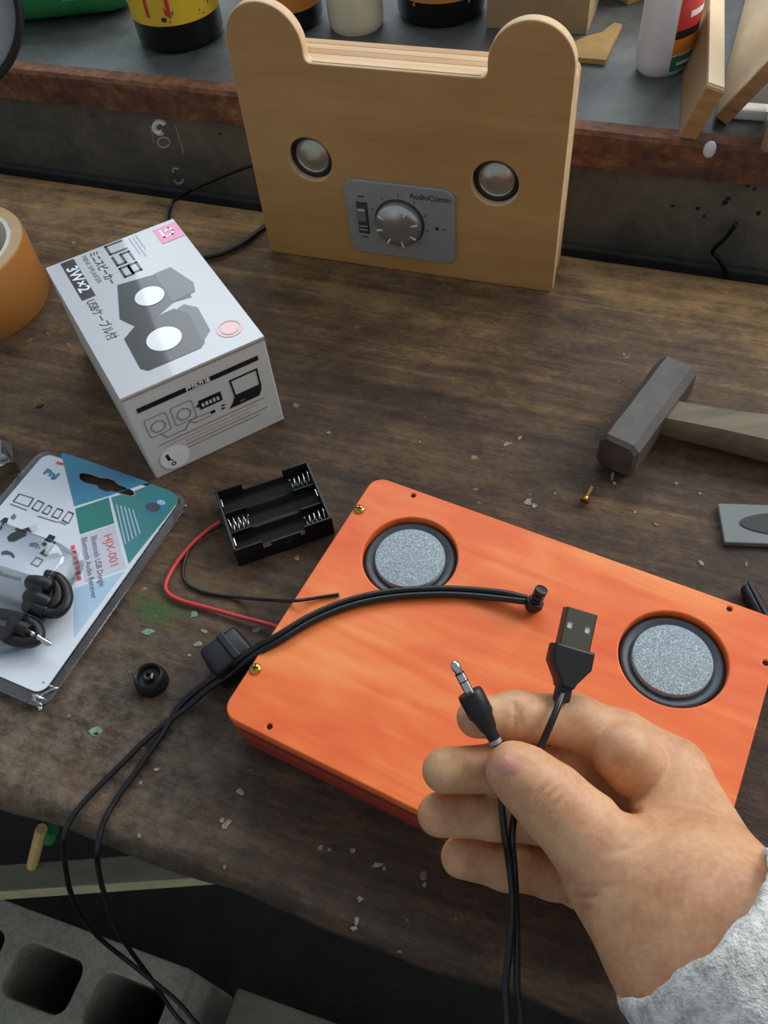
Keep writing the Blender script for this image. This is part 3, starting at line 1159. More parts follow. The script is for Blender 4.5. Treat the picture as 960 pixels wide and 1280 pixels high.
# ------------------------------------------------------------------ bear shaped speaker
def build_bear():
    o = Vector((-0.0784, 0.708, 0)) * 0.82
    a = -0.4141
    ex = Vector((math.cos(a), math.sin(a), 0))
    t = thing('bear_speaker', 'bear shaped plywood speaker with two round ears standing upright at the bench back', 'speaker', o, a)
    W, Hn = 0.2255, 0.152
    # local: x along width, z up, y back. plate coordinates (s,h) -> (s, y, h)
    M = Matrix(((1, 0, 0, 0), (0, 0, -1, 0), (0, 1, 0, 0), (0, 0, 0, 1)))     # plate z -> -y (towards the camera)

    def ear(xc, rw, top, left):
        pts = []
        for k in range(25):
            q = math.radians(180 - 180 * k / 24)
            pts.append((xc + rw * math.cos(q), top - rw * 1.05 + rw * 1.05 * math.sin(q)))
        return pts
    r = 0.007
    out = []

    def corner(cx_, cy_, a0, n=5, rr=r):
        for k in range(n + 1):
            q = math.radians(a0 + 90 * k / n)
            out.append((cx_ + rr * math.cos(q), cy_ + rr * math.sin(q)))
    corner(r * 0.5, r * 0.5, 180, rr=r * 0.5)
    corner(W - r * 0.5, r * 0.5, 270, rr=r * 0.5)
    # right ear, from right to left
    xr0, xr1 = 0.1728, W
    rw = (xr1 - xr0) / 2
    for k in range(33):
        q = math.radians(180 * k / 32)
        out.append(((xr0 + xr1) / 2 + rw * math.cos(q), 0.187 - rw * 0.98 + rw * 0.98 * math.sin(q)))
    for k in range(5):                         # small fillet into the notch
        q = math.radians(0 - 90 * k / 4)
        out.append((xr0 - 0.004 + 0.004 * math.cos(q), Hn + 0.004 + 0.004 * math.sin(q)))
    xl0, xl1 = 0.0, 0.0535
    for k in range(5):
        q = math.radians(270 - 90 * k / 4)
        out.append((xl1 + 0.004 + 0.004 * math.cos(q), Hn + 0.004 + 0.004 * math.sin(q)))
    rw = (xl1 - xl0) / 2
    for k in range(33):
        q = math.radians(180 * k / 32)
        out.append(((xl0 + xl1) / 2 + rw * math.cos(q), 0.187 - rw * 0.98 + rw * 0.98 * math.sin(q)))
    eyes = [(0.0468, 0.0844), (0.1800, 0.0824)]
    er = 0.0162
    holes = [circle(e, er, 40) for e in eyes] + [rrect(0.076, 0.020, 0.148, 0.068, 0.006)]
    TP = 0.008
    front = obj('front_plate', plate([out] + holes, -TP, 0, 0.0011), MAT['ply_face'], t, M=M, smooth=35)
    front['label'] = 'tan plywood face with ears'
    front.data.materials.append(MAT['ply_edge'])
    for p in front.data.polygons:
        if abs(p.normal.y) < 0.85:
            p.material_index = 1
    # plywood layers behind: frames stacked in depth
    body_o = rrect(0.0012, 0.0, W - 0.0012, Hn - 0.0005, 0.006)
    body_h = rrect(0.012, 0.012, W - 0.012, Hn - 0.012, 0.004)
    nl, d = 4, 0.026 / 4
    for k in range(nl):
        y0 = -TP - d * (k + 1) + 0.00012
        loops = [body_o, body_h] if k < nl - 1 else [body_o]
        obj('plywood_layer', plate(loops, y0, y0 + d - 0.0002, 0.0003), MAT['ply_edge' if k % 2 == 0 else 'ply_edge2'], t, M=M, smooth=35)
    # pale sawn edge strip on the notch of the face plate
    obj('edge_ply', box((0.113, -0.0042 + TP * 1.0, Hn + 0.0002), (0.1105, 0.0030, 0.0006)), MAT['ply_edge'], t)
    for e in eyes:
        rim = lathe([(er - 0.0006, 0.0), (er - 0.0006, -0.001), (er - 0.004, -0.001), (er - 0.004, 0.0)], 40, cap=False)
        Me = M @ Matrix.Translation((e[0], e[1], -0.0055))
        eye = obj('driver', lathe([(0, -0.004), (er + 0.003, -0.004), (er + 0.003, -0.0025), (er - 0.002, -0.0020), (er - 0.0032, 0.000), (er - 0.0040, 0.0008), (er - 0.0048, 0.0), (er * 0.5, 0.0022), (0, 0.0030)], 40), MAT['eye'], t, M=Me, smooth=40)
        obj('rubber_ring', lathe([(er + 0.001, -0.002), (er - 0.0005, 0.0012), (er - 0.0022, 0.0016), (er - 0.0034, 0.0004), (er - 0.003, -0.002)], 40, cap=False), MAT['rubber'], eye, M=Me, smooth=40)
    # control panel
    p0, p1 = (0.0708, 0.0140), (0.1530, 0.0748)
    pan = obj('control_panel', plate([rrect(p0[0], p0[1], p1[0], p1[1], 0.009)], -0.003, 0.0024, 0.0009), MAT['silver'], t, M=M, smooth=35, label='silver plastic control panel')
    kx, kz = 0.1115, 0.0445
    Mk = M @ Matrix.Translation((kx, kz, 0.0024))
    kr = 0.0172
    obj('knob_groove', lathe([(kr + 0.0016, -0.0005), (kr + 0.0016, 0.0003), (kr - 0.001, 0.0003), (kr - 0.001, -0.0005)], 48, cap=False), MAT['silver_dark'], pan, M=Mk, smooth=40)
    obj('knob', lathe([(kr, 0.0), (kr, 0.0045), (kr - 0.0008, 0.0058), (kr * 0.78, 0.0070), (kr * 0.4, 0.0080), (0, 0.0084)], 48), MAT['knob'], pan, M=Mk, smooth=40)
    for k in range(8):
        q = math.radians(45 * k + 15)
        bm = bmesh.new()
        bm_box(bm, (kr * 0.78, 0, 0.0069), (0.0055, 0.0012, 0.0010), 0.0003, 1, Matrix.Rotation(q, 4, 'Z'))
        obj('knob_ridge', bm, MAT['white_plastic'], pan, M=Mk)
    for k in range(9):
        q = math.radians(-45 + 270 * k / 8)
        obj('dial_tick', box((0, 0, 0), (0.0022, 0.0006, 0.0003), 0, 1), MAT['silver_dark'], pan, M=Mk @ Matrix.Rotation(q, 4, 'Z') @ Matrix.Translation((kr + 0.0042, 0, 0.0001)))
    sw = obj('switch_slot', box((0, 0, 0), (0.0085, 0.026, 0.0008), 0.0003), MAT['silver_dark'], pan, M=M @ Matrix.Translation((0.0835, 0.0445, 0.0024)))
    obj('switch_lever', box((0, 0, 0), (0.0065, 0.0105, 0.0036), 0.001), MAT['knob'], pan, M=M @ Matrix.Translation((0.0835, 0.0480, 0.0038)))
    for z in (0.0445 - 0.0065, 0.0445 - 0.0095):
        obj('switch_ridge', box((0, 0, 0), (0.0065, 0.0010, 0.0016), 0.0003), MAT['knob'], pan, M=M @ Matrix.Translation((0.0835, z, 0.0030)))
    obj('lettering', box((0, 0, 0), (0.0050, 0.0009, 0.0002)), MAT['silver_dark'], pan, M=M @ Matrix.Translation((0.0835, 0.0285, 0.0026)))
    obj('lettering', box((0, 0, 0), (0.0050, 0.0009, 0.0002)), MAT['silver_dark'], pan, M=M @ Matrix.Translation((0.0835, 0.0620, 0.0026)))
    obj('lettering', text_mesh('AudioComm', 0.0062, thick=0.0001, sx=0.93), MAT['silver_dark'], pan, M=M @ Matrix.Translation((0.1350, 0.0672, 0.0026)))
    obj('status_light', lathe([(0.0013, 0), (0.0013, 0.0005), (0.0008, 0.001), (0, 0.0012)], 16), MAT['black'], pan, M=M @ Matrix.Translation((0.1395, 0.0434, 0.0023)))
    obj('lettering', box((0, 0, 0), (0.0035, 0.0006, 0.0002)), MAT['silver_dark'], pan, M=M @ Matrix.Translation((0.1445, 0.0432, 0.0025)))
    # its cord: along the bench behind the carton, up the steel panel and back behind the bear
    fo = bw(0, TV - 0.008, 0)
    pts = [at(352, 270, 0.003), at(328, 286, 0.003), at(300, 306, 0.003), at(266, 320, 0.003), at(235, 318, 0.003), at(212, 285, 0.003), at(213, 262, 0.003), at(219, 250, 0.003)]
    pts += [onplane(240, 238, fo, bn), onplane(270, 224, fo, bn), onplane(300, 212, fo, bn), onplane(335, 200, fo, bn)]
    obj('power_cord', tube(catmull(pts, 6), [0.0022] * 25 + [0.0014] * 42, 8), MAT['cord'], t, world=True, smooth=True)
    return t


build_bear()

# loose black wire in the gap on the right
fo = bw(0, TV - 0.0055, 0)
pts = [onplane(921, 279, fo, bn), onplane(908, 296, fo, bn), onplane(891, 313, fo, bn), onplane(897, 322, fo, bn), onplane(906, 336, fo, bn), onplane(911, 352, fo, bn)]
o = obj('black_wire', tube(catmull(pts, 5), 0.0016, 8), MAT['cord'], smooth=True)
tag(o, 'short bent black wire against the steel table front', 'wire')


# ------------------------------------------------------------------ speaker carton
def build_carton():
    o = Vector((-0.1729, 0.4354, 0)) * 0.82
    a = 0.4353
    L, W, H = 0.1467, 0.0919, 0.0722
    t = thing('speaker_carton', 'white retail carton printed with a pair of black desk speakers', 'box', o, a)
    obj('carton_body', box((W / 2, L / 2, H / 2), (W, L, H), 0.0008, 2), MAT['carton_side'], t)
    # lid panel, slightly bowed, with the raw fold at its front
    bm = bmesh.new()
    g = [[None] * 9 for _ in range(13)]
    for i in range(13):
        for j in range(9):
            y = L * i / 12
            x = W * j / 8
            g[i][j] = bm.verts.new((x, y, H + 0.0006 + 0.0))
    for i in range(12):
        for j in range(8):
            bm.faces.new((g[i][j], g[i][j + 1], g[i + 1][j + 1], g[i + 1][j]))
    ed = [e for e in bm.edges if e.is_boundary]
    r = bmesh.ops.extrude_edge_only(bm, edges=ed)
    for v in [v for v in r['geom'] if isinstance(v, bmesh.types.BMVert)]:
        v.co.z = H - 0.001
    obj('top_panel', bm, MAT['carton'], t, smooth=30, label='glossy white printed top')

    def zt(x, y):
        return H + 0.0007 

    def top_print(name, me, mat, lift=0.0):
        if isinstance(me, bmesh.types.BMesh):
            m2 = bpy.data.meshes.new(name)
            bmesh.ops.triangulate(me, faces=me.faces)
            bmesh.ops.subdivide_edges(me, edges=[e for e in me.edges if e.calc_length() > 0.012], cuts=3, use_grid_fill=True)
            me.to_mesh(m2)
            me.free()
            me = m2
        for v in me.vertices:
            v.co.z = zt(v.co.x, v.co.y) + 0.00012 + lift
        obj(name, me, mat, t)

    def poly(pts):
        return plate([pts], 0.0, 0.0)

    def txt(s, size, x, y, mat, thick=0.0, sx=1.0, align='LEFT', lift=0.0):
        me = text_mesh(s, size, align, thick, sx)
        me.transform(Matrix.Translation((x, y, 0)) @ Matrix.Rotation(-math.pi / 2, 4, 'Z'))
        top_print('lettering', me, mat, lift)
    # black banner 3W x 2
    top_print('banner', poly([(0.0098, 0.0985), (0.0190, 0.0985), (0.0190, 0.1448), (0.0098, 0.1448)]), MAT['ink'])
    txt('3W×2', 0.0105, 0.0145, 0.1216, MAT['white_ink'], 0.00025, 1.12, 'CENTER', 0.00012)
    txt('USBケーブル付', 0.0079, 0.0140, 0.0962, MAT['ink'], 0.0, 0.84)
    txt('ミニスピーカー', 0.0074, 0.0318, 0.1445, MAT['ink'], 0.00012, 0.80)
    txt('MINI SPEAKER', 0.0046, 0.0255, 0.1440, MAT['ink_grey'], 0.0, 1.22)
    # USB in outlined segment letters
    def seg(pts, w=0.0017):
        bm = bmesh.new()
        for (x0, y0), (x1, y1) in zip(pts, pts[1:]):
            d = Vector((x1 - x0, y1 - y0, 0))
            l = d.length
            d.normalize()
            n = Vector((-d.y, d.x, 0)) * w / 2
            p0 = Vector((x0, y0, 0)) - d * w / 2
            p1 = Vector((x1, y1, 0)) + d * w / 2
            bm.faces.new([bm.verts.new(q) for q in (p0 + n, p0 - n, p1 - n, p1 + n)])
        return bm
    hx0, hx1 = 0.0415, 0.0530
    def lp(y, pts, w=0.0017):
        top_print('lettering', seg([(hx0 + (hx1 - hx0) * v, y - 0.0105 * u) for u, v in pts], w), MAT['ink'])
    lp(0.1445, [(0, 1), (0, 0), (1, 0), (1, 1)])
    lp(0.1300, [(1, 1), (0, 1), (0, 0.5), (1, 0.5), (1, 0), (0, 0)])
    lp(0.1155, [(0, 0), (0, 1), (0.9, 1), (0.9, 0.5), (0, 0.5), (1, 0.5), (1, 0), (0, 0)])
    # thin copy lines and the pink square
    for k, (x, y0, y1) in enumerate(((0.058, 0.144, 0.122), (0.0605, 0.144, 0.118), (0.063, 0.144, 0.126))):
        top_print('copy_line', poly([(x, y1), (x + 0.0009, y1), (x + 0.0009, y0), (x, y0)]), MAT['card_lilac'])
    top_print('pink_square', poly([(0.0750, 0.1235), (0.0915, 0.1235), (0.0915, 0.1425), (0.0750, 0.1425)]), MAT['pink'])
    top_print('logo_mark', seg([(0.0790, 0.1385), (0.0790, 0.1300), (0.0850, 0.1300), (0.0868, 0.1340), (0.0850, 0.1385), (0.0822, 0.1360)], 0.0016), MAT['white_ink'], 0.00012)
    # the two printed speakers
    top_print('printed_speaker', poly([(0.0343, 0.1000), (0.0240, 0.0670), (0.0297, 0.0545), (0.0460, 0.0560), (0.0580, 0.0620), (0.0700, 0.0600), (0.0700, 0.0900), (0.0660, 0.0945)]), MAT['ink_soft'])
    top_print('printed_speaker_side', poly([(0.0585, 0.0965), (0.0580, 0.0625), (0.0740, 0.0640), (0.0765, 0.0730), (0.0700, 0.0965)]), MAT['ink_slate'], 0.0001)
    top_print('printed_speaker', poly([(0.0200, 0.0475), (0.0190, 0.0170), (0.0225, 0.0125), (0.0560, 0.0125), (0.0600, 0.0160), (0.0640, 0.0450), (0.0560, 0.0560), (0.0300, 0.0550)]), MAT['ink_soft'], 0.0001)
    top_print('printed_speaker_side', poly([(0.0590, 0.0170), (0.0670, 0.0240), (0.0690, 0.0480), (0.0630, 0.0560), (0.0575, 0.0545), (0.0620, 0.0440)]), MAT['ink_slate'], 0.00016)
    top_print('printed_cone', poly(circle((0.0478, 0.0765), 0.0095, 32)), MAT['white_ink'], 0.0003)
    top_print('printed_cone', poly(circle((0.0405, 0.0330), 0.0108, 32)), MAT['white_ink'], 0.0003)
    top_print('seal', plate([circle((0.0775, 0.0185), 0.0080, 32), circle((0.0775, 0.0185), 0.0068, 32)], 0.0, 0.0), MAT['pale_pink'], 0.0001)
    top_print('seal', poly(circle((0.0775, 0.0185), 0.0055, 32)), MAT['pale_pink'], 0.0001)
    # a line of raw board where the lid folds over the end
    obj('fold_line', box((W / 2, -0.0002, H - 0.0012), (W, 0.0006, 0.0010)), MAT['carton_edge'], t)
    obj('fold_line', box((W + 0.0001, L / 2, H - 0.0022), (0.0006, L, 0.0022)), MAT['carton_edge'], t)
    # end face print; local (x,z) on y=0
    Mf = Matrix(((1, 0, 0, 0), (0, 0, -1, -0.0003), (0, 1, 0, 0), (0, 0, 0, 1)))

    def fp(name, me, mat, lift=0.0):
        if isinstance(me, bmesh.types.BMesh):
            m2 = bpy.data.meshes.new(name)
            me.to_mesh(m2)
            me.free()
            me = m2
        me.transform(Matrix.Translation((0, 0, lift)))
        obj(name, me, mat, t, M=Mf)
    fp('banner', poly([(0.0060, 0.0575), (0.0850, 0.0575), (0.0850, 0.0612), (0.0060, 0.0612)]), MAT['ink'])
    m_ = text_mesh('接続方法', 0.0040, 'CENTER', 0.0001)
    m_.transform(Matrix.Translation((0.0450, 0.0593, 0)))
    fp('lettering', m_, MAT['white_ink'], 0.0001)
    # laptop
    fp('printed_laptop', plate([[(0.0636, 0.0520), (0.0828, 0.0520), (0.0826, 0.0375), (0.0640, 0.0375)], [(0.0648, 0.0506), (0.0816, 0.0506), (0.0814, 0.0388), (0.0652, 0.0388)]], 0.0, 0.0), MAT['ink'])
    fp('printed_laptop', poly([(0.0645, 0.0388), (0.0828, 0.0388), (0.0818, 0.0335), (0.0795, 0.0300), (0.0590, 0.0300), (0.0625, 0.0345)]), MAT['ink'], 0.00005)
    fp('printed_laptop', poly([(0.0668, 0.0318), (0.0700, 0.0318), (0.0700, 0.0328), (0.0668, 0.0328)]), MAT['ink_grey'], 0.0001)
    # usb stick box
    fp('printed_plug', poly([(0.0415, 0.0395), (0.0565, 0.0395), (0.0565, 0.0470), (0.0415, 0.0470), (0.0415, 0.0448), (0.0390, 0.0432), (0.0415, 0.0418)]), MAT['ink'])
    for k in range(5):
        fp('printed_plug', poly([(0.0430 + 0.0025 * k, 0.0412), (0.0446 + 0.0025 * k, 0.0412), (0.0446 + 0.0025 * k, 0.0440 + 0.0006 * (k % 2)), (0.0430 + 0.0025 * k, 0.0440)]), MAT['carton_side'], 0.0001)
    # outline speakers and their wires
    for x, z in ((0.0140, 0.0425), (0.0310, 0.0430)):
        fp('printed_speaker', plate([rrect(x - 0.0072, z - 0.0078, x + 0.0072, z + 0.0078, 0.002, 3), rrect(x - 0.0067, z - 0.0073, x + 0.0067, z + 0.0073, 0.0018, 3)], 0.0, 0.0), MAT['ink_grey'])
        fp('printed_cone', plate([circle((x, z - 0.001), 0.0049, 8), circle((x, z - 0.001), 0.0042, 8)], 0.0, 0.0), MAT['ink_grey'])
    fp('printed_wire', seg([(0.0140, 0.0345), (0.0165, 0.0300), (0.0290, 0.0300), (0.0310, 0.0330), (0.0330, 0.0345), (0.0355, 0.0315), (0.0460, 0.0315)], 0.0006), MAT['ink_grey'])
    fp('printed_wire', seg([(0.0330, 0.0352), (0.0380, 0.0352), (0.0460, 0.0345)], 0.0006), MAT['ink_grey'])
    fp('printed_wire', poly([(0.0468, 0.0325), (0.0498, 0.0325), (0.0498, 0.0350), (0.0468, 0.0350)]), MAT['ink'])
    for x, z in ((0.0545, 0.0345), (0.0540, 0.0320)):
        fp('printed_wire', poly([(x, z), (x + 0.0022, z), (x + 0.0022, z + 0.0014), (x, z + 0.0014)]), MAT['ink'])
    for k in range(5):
        z = 0.0262 - 0.0030 * k
        x0 = 0.010 + 0.004 * (k % 2) if k < 2 else 0.026
        fp('copy_line', poly([(x0, z), (0.083 - 0.006 * (k % 3), z), (0.083 - 0.006 * (k % 3), z + 0.0006), (x0, z + 0.0006)]), MAT['blush' if k in (1, 2) else 'ink_grey'])
    fp('seal', poly(circle((0.0162, 0.0118), 0.0098, 36)), MAT['white_ink'], 0.00006)
    fp('seal', seg([(0.0118, 0.0155), (0.0122, 0.0120)], 0.0022), MAT['ink'], 0.00012)
    fp('seal', plate([circle((0.0140, 0.0070), 0.0017, 12), circle((0.0140, 0.0070), 0.0008, 12)], 0.0, 0.0), MAT['ink'], 0.00012)
    fp('seal', seg([(0.0136, 0.0105), (0.0140, 0.0100)], 0.0010), MAT['ink'], 0.00012)
    return t


build_carton()


# ------------------------------------------------------------------ packing tape roll
def build_tape():
    # lies flat at the left end; outer wall's right silhouette is in the picture
    ro, ri, h = 0.058, 0.0455, 0.050
    # right-most point of the base near pixel (57,372)
    p = at(57, 368, 0.004)
    c = p - Vector((cx.x, cx.y, 0)).normalized() * ro
    c.z = 0
    t = thing('tape_roll', 'roll of brown packing tape lying flat beside the retail carton', 'tape', c)
    obj('tape_winding', lathe([(ri + 0.003, 0.0), (ro - 0.0005, 0.0), (ro, 0.0008), (ro, h - 0.0008), (ro - 0.0005, h - 0.0001), (ri + 0.003, h - 0.0001), (ri + 0.003, 0)], 96, cap=False), MAT['tape'], t, smooth=40)
    obj('winding_edge', lathe([(ri + 0.0031, h - 0.0003), (ri + 0.0031, h + 0.0004), (ro - 0.0012, h + 0.0004), (ro - 0.0012, h - 0.0003)], 96, cap=False), MAT['tape_edge'], t, smooth=40)
    obj('paper_core', lathe([(ri, 0.0), (ri + 0.003, 0.0), (ri + 0.003, h + 0.0006), (ri, h + 0.0006), (ri, 0.0)], 96, cap=False), MAT['core'], t, smooth=40)


build_tape()


# ------------------------------------------------------------------ hammer
def build_hammer():
    z1 = 0.027
    A = (at(776, 549, z1))                # near end, middle of top face
    B = (at(850, 451, z1))                # far end
    d = (B - A)
    L = d.length
    d.normalize()
    n = Vector((-d.y, d.x, 0))
    hw = 0.0128
    cen = (A + B) / 2
    t = thing('hammer', 'old iron hammer with a grey wooden handle lying on the bench', 'hammer', (cen.x, cen.y, 0))
    ch = 0.0042
    prof = [(-hw, ch), (-hw + ch, 0), (hw - ch, 0), (hw, ch), (hw, z1 - ch), (hw - ch, z1), (-hw + ch, z1), (-hw, z1 - ch)]
    bm = bmesh.new()
    rows = []
    for k, (s, sc) in enumerate(((-L / 2 - 0.003, 0.86), (-L / 2, 0.98), (-L / 2 + 0.012, 1.0), (-0.012, 0.97), (0.0, 0.99), (0.012, 0.97), (L / 2 - 0.010, 1.0), (L / 2, 0.97), (L / 2 + 0.002, 0.86))):
        rows.append([bm.verts.new(Vector((cen.x, cen.y, z1 / 2)) + d * s + n * (x * sc) + Vector((0, 0, (z - z1 / 2) * sc))) for x, z in prof])
    for a, b in zip(rows, rows[1:]):
        for k in range(8):
            j = (k + 1) % 8
            bm.faces.new((a[k], a[j], b[j], b[k]))
    bm.faces.new(rows[0])
    bm.faces.new(rows[-1])
    obj('head', bm, MAT['iron'], t, world=True, smooth=25, label='dark octagonal iron head')
    # handle
    zt = 0.021
    P0 = (at(842, 497, zt) + at(822, 524, zt)) / 2
    P1 = (at(960, 514, zt) + at(960, 555, zt)) / 2
    hd = (P1 - P0).normalized()
    hn = Vector((-hd.y, hd.x, 0))
    w0 = (at(842, 497, zt) - at(822, 524, zt)).dot(hn) / 2
    w1 = 0.0150
    bm = bmesh.new()
    rows = []
    for s, w, h0, h1 in ((-0.022, w0 * 0.85, 0.006, zt - 0.001), (0.0, w0, 0.005, zt), (0.03, w0 * 1.02, 0.003, zt), (0.08, w1, 0.001, zt + 0.001), (0.16, w1 * 0.96, 0.0, zt + 0.001), (0.22, w1 * 1.05, 0.0, zt + 0.002), (0.25, w1 * 1.0, 0.001, zt)):
        c = P0 + hd * s
        ring = []
        for (x, z) in ((-1, 0.25), (-0.75, 0), (0.75, 0), (1, 0.25), (1, 0.78), (0.78, 1), (-0.78, 1), (-1, 0.78)):
            ring.append(bm.verts.new(Vector((c.x, c.y, 0)) + hn * (x * w) + Vector((0, 0, h0 + (h1 - h0) * z))))
        rows.append(ring)
    for a, b in zip(rows, rows[1:]):
        for k in range(8):
            j = (k + 1) % 8
            bm.faces.new((a[k], a[j], b[j], b[k]))
    bm.faces.new(rows[0])
    bm.faces.new(rows[-1])
    obj('handle', bm, MAT['handle'], t, world=True, smooth=35, label='weathered grey wooden handle')


build_hammer()


# ------------------------------------------------------------------ small things on the right
def build_small_right():
    z = 0.0035
    a, b, c = at(903, 629, z), at(908, 678, z), at(962, 680, z)
    ex = (c - b).normalized()
    ey = Vector((-ex.y, ex.x, 0))
    Wd = (a - b).dot(ey)
    t = thing('sanding_block', 'flat grey sanding block with a dark oval on top', 'sanding block', (b.x, b.y, 0))
    M = frame_M(Vector((b.x, b.y, 0)), ex, ey)
    obj('block', plate([rrect(-0.001, 0, 0.11, Wd, 0.001, 2)], 0.0, z, 0.0006), MAT['grey_board'], t, world=True, M=M)
    q = onplane(924, 651, Vector((0, 0, z)), Vector((0, 0, 1)))
    lx, ly = (q - b).dot(ex), (q - b).dot(ey)
    obj('oval_pad', plate([circle((lx + 0.035, Wd * 0.5), 0.035, 48, Wd * 0.31)], z - 0.001, z + 0.0006), MAT['dark_oval'], t, world=True, M=M)
    # pen beside the orange box
    p0, p1 = at(934, 731, 0.006), at(966, 792, 0.006)
    d = (p1 - p0).normalized()
    r = 0.0042
    t = thing('pen', 'black and silver pen lying behind the orange speaker box', 'pen', (p0.x, p0.y, 0))
    M = Matrix.Translation(Vector((p0.x, p0.y, r + 0.0002))) @ d.to_track_quat('Z', 'Y').to_matrix().to_4x4()
    obj('cap', lathe([(0, 0), (r * 0.8, 0.0005), (r, 0.002), (r, 0.028), (0, 0.028)], 20), MAT['black'], t, world=True, M=M, smooth=40)
    obj('barrel', lathe([(r * 0.86, 0.0278), (r * 0.86, 0.085), (r * 0.3, 0.10), (0, 0.10)], 20), MAT['nickel'], t, world=True, M=M, smooth=40)
    obj('clip', box((0, r + 0.0008, 0.012), (0.002, 0.0012, 0.024), 0.0003), MAT['black'], t, world=True, M=M)
    # brass wood screw
    p0, p1 = at(730, 628, 0.002), at(741, 608, 0.002)
    d = (p1 - p0).normalized()
    M = Matrix.Translation(Vector((p0.x, p0.y, 0.0029))) @ d.to_track_quat('Z', 'Y').to_matrix().to_4x4()
    t = thing('wood_screw', 'small brass wood screw lying near the hammer', 'screw', (p0.x, p0.y, 0))
    obj('screw_head', lathe([(0, 0.0004), (0.0024, 0), (0.0028, 0.0004), (0.0014, 0.0022), (0, 0.0022)], 20), MAT['brass'], t, world=True, M=M, smooth=40)
    pr = [(0.0013, 0.002)]
    for k in range(8):
        pr += [(0.0014, 0.0035 + 0.0012 * k), (0.0010, 0.0041 + 0.0012 * k)]
    pr += [(0, 0.0150)]
    obj('screw_shank', lathe(pr, 14), MAT['brass'], t, world=True, M=M)


build_small_right()


# ------------------------------------------------------------------ orange speaker box
OB_O = Vector((-0.1099, 0.2145, 0)) * 0.82
OB_A = -0.5747
OB_L, OB_W, OB_H = 0.2271, 0.1609, 0.0331


def build_orange():
    t = thing('orange_speaker_box', 'flat orange stained plywood speaker box with two grey round drivers', 'speaker', OB_O, OB_A)
    L, W, H = OB_L, OB_W, OB_H
    lid_t = 0.0070
    u, v, r = 0.0705, 0.1191, 0.0256
    hc = [(L / 2 - u, v), (L / 2 + u, v)]
    screw_holes = [(0.0266, 0.1568), (0.0253, 0.0048), (0.2013, 0.1568), (0.2236, 0.1347), (0.2018, 0.0048)]
    loops = [rrect(0, 0, L, W, 0.0085, 8)] + [circle(c, r, 72) for c in hc] + [circle(c, 0.0014, 14) for c in screw_holes]
    obj('lid', plate(loops, H - lid_t, H, 0.0008), MAT['orange'], t, smooth=35)
    z = H - lid_t - 0.0003
    layers = 3
    d = z / layers
    for k in range(layers):
        i = 0.0012 if k != 1 else 0.0006
        ring = [rrect(i, i, L - i, W - i, 0.008, 8)]
        if k > 0:
            ring.append(rrect(0.012, 0.012, L - 0.012, W - 0.012, 0.004))
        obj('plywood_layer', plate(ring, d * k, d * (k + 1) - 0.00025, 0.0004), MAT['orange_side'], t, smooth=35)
    for c in screw_holes:
        obj('screw_hole', lathe([(0, 0), (0.0013, 0), (0.0013, 0.0006), (0, 0.0006)], 14), MAT['hole'], t, M=Matrix.Translation((c[0], c[1], H - 0.0016)))
    for k, c in enumerate(hc):
        M = Matrix.Translation((c[0], c[1], H))
        drv = obj('driver', lathe([(r - 0.0002, -0.0120), (r - 0.0002, -0.0060), (r - 0.0011, -0.0058), (r - 0.0015, -0.0036), (r - 0.0024, -0.0030), (r - 0.0040, -0.0032), (r - 0.0056, -0.0040), (r - 0.0072, -0.0044), (0, -0.0044)], 72), MAT['surround'], t, M=M, smooth=40, label='black rubber surround')
        obj('cone', lathe([(0.0189, -0.0050), (0.0189, -0.0018), (0.0185, -0.0012), (0.012, -0.0007), (0, -0.0004)], 64), MAT['felt'], drv, M=M, smooth=50, label='speckled blue grey disc')
    for c in ((0.0036, 0.1354), (0.0032, 0.0273)):
        M = Matrix.Translation((c[0], c[1], H))
        s = obj('screw', lathe([(0.0031, -0.001), (0.0031, 0.0005), (0.0026, 0.0013), (0.0014, 0.0018), (0, 0.0019)], 24), MAT['brass'], t, M=M, smooth=40)
        for q in (0.3, 0.3 + math.pi / 2):
            obj('slot', box((0, 0, 0.0017), (0.0034, 0.0007, 0.0008)), MAT['hole'], s, M=M @ Matrix.Rotation(q, 4, 'Z'))


build_orange()


